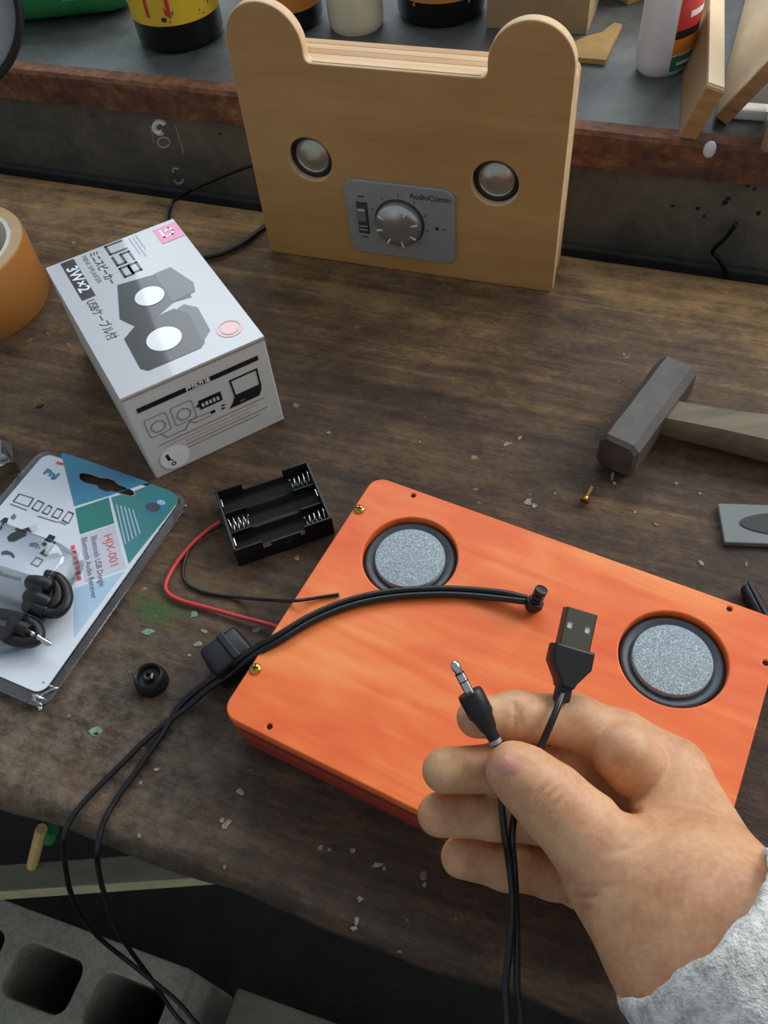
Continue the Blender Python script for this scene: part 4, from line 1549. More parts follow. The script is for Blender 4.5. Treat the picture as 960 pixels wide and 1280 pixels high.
# ------------------------------------------------------------------ battery holder
def build_holder():
    c = (Vector((-0.1030, 0.3324, 0)) + Vector((-0.0302, 0.2950, 0))) / 2
    c = Vector((-0.0655, 0.3128, 0))
    ang = math.radians(15.0)
    t = thing('battery_holder', 'empty black three cell battery holder with red and black leads', 'battery holder', c, ang)
    Lx, Wy, H = 0.0595, 0.0475, 0.0155
    rows = [-0.0155, 0.0, 0.0155]
    R = 0.0072
    bm = bmesh.new()
    prof = []
    ny = 60
    for k in range(ny + 1):
        y = -Wy / 2 + Wy * k / ny
        dmin = min(abs(y - q) for q in rows)
        z = 0.0018 + (R - math.sqrt(max(R * R - dmin * dmin, 0))) if dmin < R else 0.0095
        prof.append((y, min(z, 0.0095)))
    lo, hi = [], []
    for y, z in prof:
        lo.append(bm.verts.new((-Lx / 2, y, z)))
        hi.append(bm.verts.new((Lx / 2, y, z)))
    b = [bm.verts.new(q) for q in ((-Lx / 2, -Wy / 2, 0), (Lx / 2, -Wy / 2, 0), (Lx / 2, Wy / 2, 0), (-Lx / 2, Wy / 2, 0))]
    for k in range(ny):
        bm.faces.new((lo[k], hi[k], hi[k + 1], lo[k + 1]))
    bm.faces.new([b[0], b[1], hi[0], lo[0]])
    bm.faces.new([b[3], lo[-1], hi[-1], b[2]])
    bm.faces.new([b[0], b[3], b[2], b[1]])
    bm.faces.new([b[0]] + lo + [b[3]])
    bm.faces.new([b[1], b[2]] + list(reversed(hi)))
    obj('tray', bm, MAT['black'], t, smooth=40)
    for s in (-1, 1):
        obj('end_wall', box((s * (Lx / 2 - 0.0008), 0, H / 2), (0.0016, Wy, H), 0.0004), MAT['black'], t)
        for e in (-1, 1):
            obj('side_wall', box((e * (Lx / 2 - 0.0085), s * (Wy / 2 - 0.0006), H / 2), (0.017, 0.0014, H), 0.0004), MAT['black'], t)
    obj('side_clip', box((0.001, -Wy / 2 + 0.0002, 0.0065), (0.018, 0.0016, 0.0125), 0.0005), MAT['black'], t)
    obj('rivet_hole', lathe([(0, 0), (0.0016, 0), (0.0016, 0.0004), (0, 0.0004)], 14), MAT['hole'], t, M=Matrix.Translation((0.0015, -Wy / 2 - 0.0007, 0.0085)) @ Matrix.Rotation(math.pi / 2, 4, 'X'))
    for y in (-0.00775, 0.00775):
        for e in (-1, 1):
            obj('divider', box((e * (Lx / 2 - 0.0075), y, 0.006), (0.015, 0.0012, 0.0125), 0.0004), MAT['black'], t)
    for k, y in enumerate(rows):
        s = 1 if k != 1 else -1
        pts = []
        n = 84
        for i in range(n + 1):
            f = i / n
            x = s * (Lx / 2 - 0.002 - 0.0125 * f)
            rr = 0.0052 - 0.0022 * f
            an = 2 * math.pi * 4.2 * f
            pts.append((x, y + rr * math.cos(an), 0.0088 + rr * math.sin(an)))
        obj('spring', tube(pts, 0.00042, 6), MAT['spring'], t, smooth=True)
        obj('contact', box((-s * (Lx / 2 - 0.0022), y, 0.0090), (0.0008, 0.0060, 0.0080), 0.0003), MAT['spring'], t)
    # leads
    p = [at(276, 652, 0.006), at(262, 661, 0.004), at(240, 680, 0.003), at(221, 703, 0.0025), at(208, 727, 0.0025), at(209, 740, 0.002), at(225, 750, 0.002), at(260, 760, 0.002), at(300, 771, 0.003), at(335, 780, 0.004), at(352, 786, 0.006)]
    obj('red_lead', tube(catmull(p, 8), 0.00125, 8), MAT['red_wire'], t, world=True, smooth=True, label='red insulated wire')
    p = [at(278, 656, 0.004), at(255, 668, 0.003), at(236, 688, 0.0015), at(229, 710, 0.0012), at(233, 728, 0.0012), at(255, 740, 0.001), at(300, 747, 0.002), at(335, 750, 0.012), at(356, 751.5, 0.030), at(369, 751, OB_H + 0.0035), at(385, 749, OB_H + 0.0022), at(404, 746, OB_H + 0.0014), at(424, 743, OB_H + 0.0012)]
    obj('black_lead', tube(catmull(p, 8), 0.00095, 8), MAT['cord'], t, world=True, smooth=True, label='thin black wire')


build_holder()


# ------------------------------------------------------------------ blister pack
def build_blister():
    z = 0.005
    B = at(52, 868, z)                      # lower right corner
    T = at(226, 622, z)                     # upper right corner
    ey = (T - B).normalized()
    Lh = (T - B).length
    ex = Vector((ey.y, -ey.x, 0))           # towards the right edge
    A = at(62, 560, z)
    Wd = (T - A).dot(ex)
    O = T - ey * Lh - ex * Wd
    rot = math.atan2(ex.y, ex.x)
    t = thing('blister_pack', 'blister pack on a white and teal card with a wireless audio dongle', 'package', (O.x, O.y, 0), rot)

    def lc(px, py, zz=z):
        q = at(px, py, zz) - Vector((O.x, O.y, zz))
        return (q.dot(ex), q.dot(ey))
    hole = [lc(*p) for p in ((99, 592), (102, 590.5), (112, 592), (126, 597), (133, 597), (142, 600), (147, 605), (160, 610), (167, 614), (168, 618), (164, 620), (150, 617), (140, 614), (133, 615), (124, 611), (122, 607), (105, 603), (99, 598))]
    obj('backing_card', plate([rrect(0, 0, Wd, Lh, 0.006, 6), hole], z - 0.0006, z, 0.0), MAT['card'], t)

    def pr(name, pts, mat, lift=0.00015, holes=None):
        lps = [[lc(*p) for p in pts]]
        if holes:
            lps += holes
        obj(name, plate(lps, z + lift, z + lift), mat, t)
    # coloured print, the slot kept open
    a1 = [(76, 566), (90, 569), (186, 603), (136, 620), (93, 633)]
    pr('print_blue', a1, MAT['card_blue'], holes=[[lc(*p) for p in ((99, 592), (102, 590.5), (112, 592), (126, 597), (133, 597), (142, 600), (147, 605), (152, 607), (160, 611.5), (153, 613.5), (145, 615.8), (140, 614), (133, 615), (124, 611), (122, 607), (105, 603), (99, 598))]])
    pr('print_teal', [(190, 605), (214, 614), (223, 622), (221, 630), (161, 705), (139, 622), (152, 618), (165, 620.5), (169, 618), (168, 614)], MAT['card_teal'])
    pr('print_green', [(94, 636), (136, 622), (143, 654), (100, 668)], MAT['card_green'])
    pr('print_panel', [(101, 670), (143, 656), (158, 710), (106, 727)], MAT['card_lilac'])
    pr('print_pale', [(93, 736), (156, 714), (93, 797)], MAT['card_pale'])
    # small badge
    cpt = lc(195, 632)
    obj('print_badge', plate([circle(cpt, 0.0075, 28, 0.0070)], z + 0.0002, z + 0.00025), MAT['card_blue'], t)
    obj('print_badge', plate([circle((cpt[0] - 0.001, cpt[1] - 0.0018), 0.0050, 24, 0.0034)], z + 0.0003, z + 0.00035), MAT['ink_slate'], t)
    obj('print_badge', plate([circle((cpt[0] + 0.002, cpt[1] + 0.003), 0.0030, 24, 0.0018)], z + 0.0004, z + 0.00045), MAT['card_pale'], t)

    def line_text(s, pa, pb, mat, size, lift=0.0003, thick=0.0):
        """text that runs from pixel pa to pixel pb, letter tops to the right of that direction's left"""
        a, b = Vector(lc(*pa)), Vector(lc(*pb))
        d = b - a
        me = text_mesh(s, size, 'LEFT', thick)
        w = max(v.co.x for v in me.vertices)
        me.transform(Matrix.Diagonal((d.length / w, 1, 1, 1)))
        me.transform(Matrix.Translation((a.x, a.y, z + lift)) @ Matrix.Rotation(math.atan2(d.y, d.x), 4, 'Z'))
        obj('lettering', me, mat, t)
    line_text('HJX-001', (134, 668), (143, 707), MAT['card_red'], 0.0070)
    line_text('Bluetooth USB Dongle', (117, 670), (128, 733), MAT['card_text'], 0.0050)
    line_text('Bluetooth Audio Receiver', (105, 672), (118, 748), MAT['card_text'], 0.0048)
    for k in range(7):                      # a short red line too small to read
        f0, f1 = k / 7, (k + 0.72) / 7
        a, b = Vector(lc(91 + 9 * f0, 682 + 45 * f0)), Vector(lc(91 + 9 * f1, 682 + 45 * f1))
        n_ = (lambda d: Vector((-d.y, d.x)).normalized() * (0.0011 + 0.0003 * (k % 2)))(b - a)
        obj('copy_line', plate([[tuple(a + n_), tuple(a - n_), tuple(b - n_), tuple(b + n_)]], z + 0.0003, z + 0.0003), MAT['card_red'], t)
    for k in range(5):
        pa, pb = (146 + 5 * k, 631 + 1.5 * k), (157 + 4.6 * k, 680 - 3 * k)
        a, b = Vector(lc(*pa)), Vector(lc(*pb))
        d = (b - a)
        n_ = Vector((-d.y, d.x)).normalized() * 0.0004
        obj('copy_line', plate([[tuple(a + n_), tuple(a - n_), tuple(b - n_), tuple(b + n_)]], z + 0.0003, z + 0.00034), MAT['card_pale'], t)
    line_text('PnJ', (56, 589), (72, 596), MAT['card_blue'], 0.0060, thick=0.0003)
    pr('logo_bar', [(71, 577), (80, 579), (79, 582), (70, 580)], MAT['card_red'], 0.0003)

    # device icons: outlined shapes in a row
    def icon(px, mat=MAT['ink_soft'], w=0.0006):
        q = [Vector(lc(*p)) for p in px]
        c = sum(q, Vector((0, 0))) / len(q)
        inn = [p + (c - p).normalized() * w * 1.5 for p in q]
        obj('device_icon', plate([[tuple(p) for p in q], [tuple(p) for p in inn]], z + 0.0003, z + 0.00034), mat, t)
    icon([(24, 617), (43, 623), (36, 634), (16, 627)])
    icon([(48, 625), (56, 629), (48, 640), (39, 636)])
    icon([(61, 631), (66, 634), (60, 644), (52, 641)])
    icon([(72, 635), (80, 638), (73, 649), (64, 646)])
    icon([(86, 639), (93, 642), (86, 655), (77, 651)])
    for a_, b_ in (((13, 630), (34, 638)), ((47, 645), (72, 653)), ((73, 652), (83, 656))):
        a, b = Vector(lc(*a_)), Vector(lc(*b_))
        d = (b - a)
        n_ = Vector((-d.y, d.x)).normalized() * 0.0003
        obj('copy_line', plate([[tuple(a + n_), tuple(a - n_), tuple(b - n_), tuple(b + n_)]], z + 0.0003, z + 0.00034), MAT['ink_grey'], t)
    # printed dongle, phones, waves
    pr('printed_dongle', [(9, 672), (14, 667), (36, 659), (40, 666), (18, 677), (11, 677)], MAT['ink_soft'], 0.0003)
    pr('printed_dongle', [(37, 659), (45, 655), (48, 661), (41, 666)], MAT['card_lilac'], 0.0003)
    pr('printed_phone', [(62, 668), (70, 671), (61, 685), (52, 681)], MAT['ink'], 0.0003)
    pr('printed_phone', [(66, 677), (70, 679), (58, 696), (49, 692)], MAT['ink_soft'], 0.0002)
    pr('printed_phone', [(62, 680), (67, 681), (60, 690), (55, 688)], MAT['card_green'], 0.0006)
    icon([(46, 696), (55, 700), (48, 709), (38, 705)], MAT['ink_grey'])
    for k, (px, py, r_) in enumerate(((40, 687, 0.0030), (40, 687, 0.0045))):
        c0 = Vector((*lc(px, py), z + 0.0004))
        obj('printed_wave', tube([c0 + Vector((r_ * math.cos(q), r_ * math.sin(q), 0)) for q in np.linspace(0.6, 2.6, 9)], 0.0003, 5), MAT['card_blue'], t)
    pr('printed_headset', [(2, 690), (8, 688), (16, 691), (19, 696), (17, 698), (13, 694), (6, 693), (2, 694)], MAT['ink_slate'], 0.0003)
    pr('printed_figure', [(0, 652), (6, 647), (11, 648), (8, 656), (3, 660), (0, 664)], MAT['ink_soft'], 0.0003)
    pr('printed_figure', [(13, 647), (18, 642), (21, 646), (17, 650)], MAT['ink_grey'], 0.0003)

    # contents: white dongle, coiled black lead, mini jack
    def P3(px, py, zz):
        return at(px, py, zz)
    a, b = P3(-38, 716, z + 0.007), P3(46, 742, z + 0.007)
    d = (b - a)
    Ln = d.length
    d.normalize()
    M = frame_M((a + b) / 2 - Vector((0, 0, 0.0)), d, Vector((-d.y, d.x, 0)))
    dg = obj('dongle', box((0, 0, -0.001), (Ln, 0.019, 0.010), 0.004, 4), MAT['white_plastic'], t, world=True, M=M, smooth=40, label='glossy white plastic dongle')
    me = text_mesh('Bluetooth', 0.0042)
    me.transform(Matrix.Translation((0.004, 0.0035, 0.0042)))
    obj('lettering', me, MAT['ink_slate'], t, world=True, M=M)
    obj('end_cap', box((Ln / 2 + 0.006, 0, -0.001), (0.013, 0.016, 0.009), 0.003, 3), MAT['black'], t, world=True, M=M, smooth=40)
    for k, (p0, p1) in enumerate((((36, 728), (66, 734)), ((34, 745), (64, 756)), ((33, 757), (60, 767)))):
        q0, q1 = P3(*p0, z + 0.011 - 0.002 * k), P3(*p1, z + 0.011 - 0.002 * k)
        obj('coiled_lead', tube(catmull([q0, (q0 * 2 + q1) / 3 + Vector((0, 0, 0.0015)), (q0 + q1 * 2) / 3 + Vector((0, 0, 0.0015)), q1], 4), [0.0022] + [0.0044] * 11 + [0.0030], 12), MAT['rubber'], t, world=True, smooth=True)
    arc = [P3(*p, z + 0.009) for p in ((58, 718), (72, 722), (82, 733), (85, 748), (80, 760), (70, 767), (56, 766))]
    obj('coiled_lead', tube(catmull(arc, 5), 0.0030, 12), MAT['rubber'], t, world=True, smooth=True)
    arc2 = [P3(*p, z + 0.007) for p in ((62, 726), (72, 733), (74, 746), (66, 757), (52, 757))]
    obj('coiled_lead', tube(catmull(arc2, 5), 0.0042, 12), MAT['rubber'], t, world=True, smooth=True)
    arc3 = [P3(*p, z + 0.007) for p in ((-20, 765), (4, 768), (28, 774), (46, 784), (48, 797), (36, 803), (16, 800), (0, 790), (-20, 778))]
    obj('audio_lead', tube(catmull(arc3, 5), 0.0034, 12), MAT['rubber'], t, world=True, smooth=True)
    obj('plug_body', tube([P3(14, 780, z + 0.0085), P3(38, 791, z + 0.0085)], 0.0046, 16), MAT['rubber'], t, world=True, smooth=40)
    obj('jack_tip', tube([P3(37, 790.5, z + 0.0085), P3(50, 798, z + 0.0085), P3(52, 799, z + 0.0085), P3(60, 804, z + 0.0085), P3(65, 806, z + 0.0085)], [0.0018, 0.0018, 0.0013, 0.0018, 0.0007], 12), MAT['nickel'], t, world=True, smooth=40)
    # clear shell: flange around the card with a raised blister
    o_ = 0.0062
    fl_loops = [rrect(-o_, -o_ * 1.1, Wd + o_, Lh + 0.0035, 0.009, 6), rrect(0.0005, 0.0005, Wd - 0.0005, Lh - 0.0005, 0.006, 6)]
    sh = obj('clear_shell', plate(fl_loops, z - 0.0016, z - 0.0012, 0.0001), MAT['clear'], t, smooth=40, label='clear plastic flange')
    bm = bmesh.new()
    base = rrect(0.004, 0.010, 0.078, 0.082, 0.014, 8)
    rings = []
    cxx, cyy = 0.041, 0.046
    for k, (s, zz) in enumerate(((1.06, z + 0.0006), (1.0, z + 0.0010), (0.98, z + 0.004), (0.95, z + 0.011), (0.91, z + 0.0145), (0.85, z + 0.0158), (0.45, z + 0.0166))):
        rings.append([bm.verts.new((cxx + (x - cxx) * s, cyy + (y - cyy) * s, zz)) for x, y in base])
    for r1, r2 in zip(rings, rings[1:]):
        for i in range(len(base)):
            j = (i + 1) % len(base)
            bm.faces.new((r1[i], r1[j], r2[j], r2[i]))
    bm.faces.new(rings[-1])
    obj('blister', bm, MAT['clear'], t, smooth=50, label='raised clear blister')
    rim_pts = [Vector((*p, z - 0.0014)) for p in rrect(-o_ + 0.0006, -o_ * 1.1 + 0.0006, Wd + o_ - 0.0006, Lh + 0.0029, 0.009, 6)]
    obj('shell_rim', tube(rim_pts + [rim_pts[0]], 0.0006, 6), MAT['clear'], t, smooth=True)
    # crumpled corner
    q = Vector((Wd + 0.001, -0.003, 0))
    for k in range(4):
        p = [q + Vector((random.uniform(-0.007, 0.004), random.uniform(-0.004, 0.010), random.uniform(0.001, 0.006))) for _ in range(4)]
        obj('shell_crease', tube(catmull(p, 4), 0.0007, 6), MAT['clear_thick'], t, smooth=True)


build_blister()


# clear plastic wrapper at the left edge
def build_wrap():
    c = at(-6, 580, 0.0)
    t = thing('plastic_wrapper', 'crumpled clear plastic wrapper beside the blister pack', 'wrapper', c, 0.5)
    bm = bmesh.new()
    prof = [(-0.030, -0.016, 0.001), (0.012, -0.016, 0.002), (0.0165, 0.000, 0.003), (0.012, 0.016, 0.002), (-0.030, 0.018, 0.001)]
    lo = [bm.verts.new((x, y, 0.0)) for x, y, _ in prof]
    mi = [bm.verts.new((x * 0.97, y * 0.95, 0.010)) for x, y, _ in prof]
    hi = [bm.verts.new((x * 0.8 - 0.002, y * 0.7 + 0.001 * (-1) ** k, 0.015 + 0.002 * (k % 2))) for k, (x, y, _) in enumerate(prof)]
    for a, b in ((lo, mi), (mi, hi)):
        for k in range(4):
            bm.faces.new((a[k], a[k + 1], b[k + 1], b[k]))
    bm.faces.new(hi)
    obj('wrapper_shell', bm, MAT['clear_thick'], t)
    obj('wrapped_white_part', box((-0.010, 0.013, 0.0085), (0.036, 0.016, 0.016), 0.004, 3), MAT['white_plastic'], t, smooth=40)


build_wrap()


# ------------------------------------------------------------------ black knob left of the cords
def build_cap():
    c = at(191, 853, 0.0)
    t = thing('rubber_cap', 'small round black knob cap standing alone on the bench', 'cap', c)
    r = 0.0088
    obj('cap_body', lathe([(r, 0.0), (r * 1.02, 0.001), (r * 0.98, 0.005), (r * 0.86, 0.0085), (r * 0.78, 0.0092), (r * 0.70, 0.0086), (r * 0.62, 0.0060), (0, 0.0056)], 40), MAT['rubber'], t, smooth=40)
    obj('centre_boss', lathe([(0.0030, 0.005), (0.0030, 0.0085), (0.0022, 0.0092), (0.0012, 0.0090), (0.0010, 0.0070), (0, 0.0070)], 24), MAT['black'], t, smooth=40)
    obj('metal_insert', box((0.0022, -0.0008, 0.0085), (0.0012, 0.0030, 0.0016), 0.0003), MAT['nickel'], t)


build_cap()

# ------------------------------------------------------------------ under the bench
def build_under():
    # grey shelf board
    z = -0.26
    a, b = at(-40, 1117, z), at(250, 1096, z)
    d = (b - a).normalized()
    n = Vector((-d.y, d.x, 0))
    t = thing('shelf_board', 'grey board with a pale front edge under the bench', 'board', (a.x, a.y, z))
    M = frame_M(a, d, n)
    Wb = (at(30, 1079, z) - a).dot(n)
    obj('board', box((0.10, Wb / 2, -0.010), (0.75, Wb, 0.020), 0.001), MAT['shelf_wood'], t, world=True, M=M)
    obj('edge_band', box((0.10, -0.0006, -0.010), (0.75, 0.0014, 0.020), 0.0003), MAT['pale_edge'], t, world=True, M=M)
    for x in (-0.26, 0.46):
        obj('hanger', box((x, Wb / 2, (-z - 0.042) / 2 - 0.001), (0.03, Wb * 0.6, -z - 0.042), 0.002), MAT['bench_edge'], t, world=True, M=M)
    # stick standing on it, with a scrap of green
    p0, p1 = at(40, 1082, z), dep(52, 1036, tdepth(at(40, 1082, z)) * 0.93)
    t2 = thing('wooden_stick', 'thin pale wooden stick with green tape leaning under the bench', 'stick', p0)
    obj('stick', tube([p0, p1], 0.0042, 8), MAT['pencil'], t2, world=True)
    q0 = p0 + (p1 - p0) * 0.62 + Vector((0.0075, 0.002, 0))
    q1 = p0 + (p1 - p0) * 0.88 + Vector((0.0085, 0.002, 0))
    obj('green_tape', tube([q0, q1], 0.0050, 8), MAT['leaf_green'], t2, world=True)
    # hollow concrete block on the floor
    zt = -0.53
    c0, c1 = at(0, 1143, zt), at(128, 1180, zt)
    d = (c1 - c0).normalized()
    n = Vector((-d.y, d.x, 0))
    L, W, Hh = 0.39, 0.155, 0.19
    h1, h2 = at(53, 1222, zt), at(155, 1262, zt)
    d = (h2 - h1).normalized()
    n = Vector((-d.y, d.x, 0))
    pitch = (h2 - h1).length
    hw, hh = pitch * 0.40, 0.026
    O = h2 + d * (hw + 0.014 - L) - n * (W - hh - 0.026)
    t3 = thing('concrete_block', 'hollow concrete block on the floor under the bench front', 'concrete block', (O.x, O.y, FLOOR_Z), math.atan2(d.y, d.x))
    holes = []
    h1 = h1 - O
    x1, y1 = h1.dot(d), h1.dot(n)
    for k in (-2, -1, 0, 1):
        x = x1 + k * pitch
        if x - hw < 0.015 or x + hw > L - 0.012:
            continue
        holes.append(rrect(x - hw, y1 - hh, x + hw, y1 + hh, 0.014, 4))
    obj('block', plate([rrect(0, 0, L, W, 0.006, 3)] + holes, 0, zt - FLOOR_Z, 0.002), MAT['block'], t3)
    # timber lying beside it
    a, b = at(296, 1234, -0.60), at(511, 1312, -0.60)
    d2 = (b - a).normalized()
    n2 = Vector((-d2.y, d2.x, 0))
    t4 = thing('timber', 'dim length of grey timber lying on the floor beside the concrete block', 'timber', (a.x, a.y, FLOOR_Z))
    M = frame_M(Vector((a.x, a.y, FLOOR_Z)), d2, n2)
    obj('beam', box((0.30, -0.035, 0.06), (0.60, 0.07, 0.12), 0.004), MAT['shelf_wood'], t4, world=True, M=M)
    obj('end_split', box((0.12, -0.035, 0.1201), (0.006, 0.06, 0.0006)), MAT['hole'], t4, world=True, M=M)


build_under()


# ------------------------------------------------------------------ hand (signed distance field -> mesh)
def npv(v):
    return np.array((v.x, v.y, v.z), dtype=np.float64)


def J(px, py, t, r):
    """joint: pixel, depth (m), radius (mm)"""
    return (npv(dep(px, py, t)), r / 1000.0)


CAMN, FWN, CXN, CYN = npv(CAM), npv(fw), npv(cx), npv(cy)
INDEX = [J(838, 965, .318, 13.5), J(775, 928, .320, 11.6), J(716, 901, .319, 9.9), J(645, 895, .313, 8.7), J(596, 897, .309, 7.4)]
MIDDLE = [J(808, 1010, .336, 12.5), J(758, 978, .334, 10.5), J(705, 957, .327, 9.6), J(630, 960, .314, 9.0), J(556, 963, .307, 8.2)]
RING = [J(792, 1062, .346, 12.0), J(745, 1042, .342, 10.5), J(700, 1028, .334, 9.6), J(620, 1018, .318, 8.8), J(549, 1018, .311, 8.0)]
PINKY = [J(770, 1112, .350, 11.5), J(728, 1102, .345, 10.2), J(690, 1091, .338, 9.6), J(634, 1081, .326, 9.0), J(577, 1071, .319, 7.8)]
THUMB = [J(850, 1150, .268, 20.0), J(770, 1080, .285, 16.4), J(729, 1040, .291, 13.2), J(688, 1000, .294, 11.9), J(653, 970, .294, 9.9), J(638, 959, .295, 8.2)]
PALM = [(J(838, 977, .318, 15.0), J(888, 1100, .283, 19.5)),
        (J(766, 1112, .290, 13.5), J(838, 1200, .262, 19.0)),
        (J(808, 1030, .330, 15.5), J(878, 1150, .280, 22.0)),
        (J(785, 1085, .338, 15.0), J(862, 1180, .283, 20.5)),
        (J(790, 1110, .318, 15.0), J(858, 1190, .268, 19.5)),
        (J(830, 1045, .300, 13.0), J(880, 1140, .268, 20.5)),
        (J(896, 1122, .272, 20.5), J(952, 1205, .248, 20.0)),
        (J(850, 1180, .265, 20.0), J(912, 1268, .246, 20.5)),
        (J(890, 1160, .262, 22.0), J(1010, 1330, .240, 22.0))]
# the fleshy pad at the root of the index finger, with a fold on either side of it
PAD = [J(779, 941, .3105, 11.6), J(795, 958, .3120, 12.0)]
CREASES = [   # pixel polylines, width px, depth mm, t-range in front of which they cut
    ([(641, 874), (644, 890), (642, 918)], 2.8, 0.9), ([(649, 876), (650, 912)], 2.4, 0.5),
    ([(766, 996), (778, 1012), (796, 1016), (803, 1008)], 4.6, 1.7),
    ([(700, 970), (672, 992), (662, 1012)], 2.6, 0.8), ([(708, 978), (682, 998), (672, 1022)], 2.6, 0.8), ([(716, 986), (690, 1008), (680, 1030)], 2.4, 0.6),
    ([(714, 1120), (735, 1121), (756, 1117)], 4.2, 1.3), ([(718, 1133), (742, 1136)], 4.2, 1.1), ([(712, 1107), (742, 1110), (780, 1106)], 4.0, 0.6),
    ([(738, 1064), (790, 1062), (850, 1040)], 5.0, 0.35),
]


def smin(a, b, k):
    h = np.clip(0.5 + 0.5 * (b - a) / k, 0, 1)
    return b + (a - b) * h - k * h * (1 - h)


def rcone(P, a, b):
    (pa, ra), (pb, rb) = a, b
    ba = pb - pa
    l2 = ba @ ba
    h = np.clip(((P - pa) @ ba) / l2, 0, 1)
    d = P - pa - h[..., None] * ba
    return np.sqrt((d * d).sum(-1)) - (ra + (rb - ra) * h)


def chain(P, js, k):
    d = None
    for a, b in zip(js, js[1:]):
        e = rcone(P, a, b)
        d = e if d is None else smin(d, e, k)
    return d


def hand_sdf(P):
    fingers = None
    palm = None
    for a, b in PALM:
        e = rcone(P, a, b)
        palm = e if palm is None else smin(palm, e, 0.009)
    for f in (INDEX, MIDDLE, RING, PINKY):
        e = chain(P, f, 0.004)
        fingers = e if fingers is None else smin(fingers, e, 0.0012)
    th = chain(P, THUMB, 0.006)
    d = np.minimum(smin(palm, fingers, 0.0035), smin(palm, th, 0.010))
    d = smin(d, rcone(P, *PAD), 0.0012)
    # creases, cut from the camera's side of the surface only
    q = P - CAMN
    zz = q @ FWN
    px = 480 + FPX * (q @ CXN) / zz
    py = 640 - FPX * (q @ CYN) / zz
    for pts, w, dm in CREASES:
        m = s = None
        ns = len(pts) - 1
        for k, ((x0, y0), (x1, y1)) in enumerate(zip(pts, pts[1:])):
            bx, by = x1 - x0, y1 - y0
            h = np.clip(((px - x0) * bx + (py - y0) * by) / (bx * bx + by * by), 0, 1)
            e = (px - x0 - h * bx) ** 2 + (py - y0 - h * by) ** 2
            if m is None:
                m, s = e, (k + h) / ns
            else:
                s = np.where(e < m, (k + h) / ns, s)
                m = np.minimum(m, e)
        fade = np.clip(np.minimum(s, 1 - s) / 0.3, 0, 1)
        d = d + np.where(zz < 0.325, dm / 1000.0 * fade * np.exp(-m / (w * w)), 0.0)
    return d


def surface_nets(F, origin, h):
    S = F < 0
    nx, ny, nz = F.shape
    acc = np.zeros((nx - 1, ny - 1, nz - 1, 3))
    cnt = np.zeros((nx - 1, ny - 1, nz - 1))
    corners = [(i, j, k) for i in (0, 1) for j in (0, 1) for k in (0, 1)]

    def sub(A, c):
        return A[c[0]:nx - 1 + c[0], c[1]:ny - 1 + c[1], c[2]:nz - 1 + c[2]]
    for a in corners:
        for ax in range(3):
            if a[ax] == 1:
                continue
            b = list(a)
            b[ax] = 1
            Fa, Fb = sub(F, a), sub(F, b)
            x = sub(S, a) != sub(S, b)
            tt = np.where(x, Fa / np.where(x, Fa - Fb, 1), 0)
            for c in range(3):
                acc[..., c] += np.where(x, a[c] + (tt if c == ax else 0), 0)
            cnt += x
    act = cnt > 0
    idx = -np.ones(act.shape, dtype=np.int64)
    idx[act] = np.arange(act.sum())
    ii = np.argwhere(act)
    V = (ii + acc[act] / cnt[act][:, None]) * h + origin
    faces = []
    for ax in range(3):
        o1, o2 = (ax + 1) % 3, (ax + 2) % 3
        sl0 = [slice(None)] * 3
        sl1 = [slice(None)] * 3
        sl0[ax] = slice(0, -1)
        sl1[ax] = slice(1, None)
        A, B = S[tuple(sl0)], S[tuple(sl1)]
        for flip, mask in ((False, A & ~B), (True, ~A & B)):
            e = np.argwhere(mask)
            ok = (e[:, o1] > 0) & (e[:, o2] > 0) & (e[:, o1] < F.shape[o1] - 1) & (e[:, o2] < F.shape[o2] - 1)
            e = e[ok]
            q = []
            for d1, d2 in ((-1, -1), (0, -1), (0, 0), (-1, 0)):
                c = e.copy()
                c[:, o1] += d1
                c[:, o2] += d2
                q.append(idx[c[:, 0], c[:, 1], c[:, 2]])
            q = np.stack(q, 1)
            if flip:
                q = q[:, ::-1]
            faces.append(q)
    return V, np.concatenate(faces)


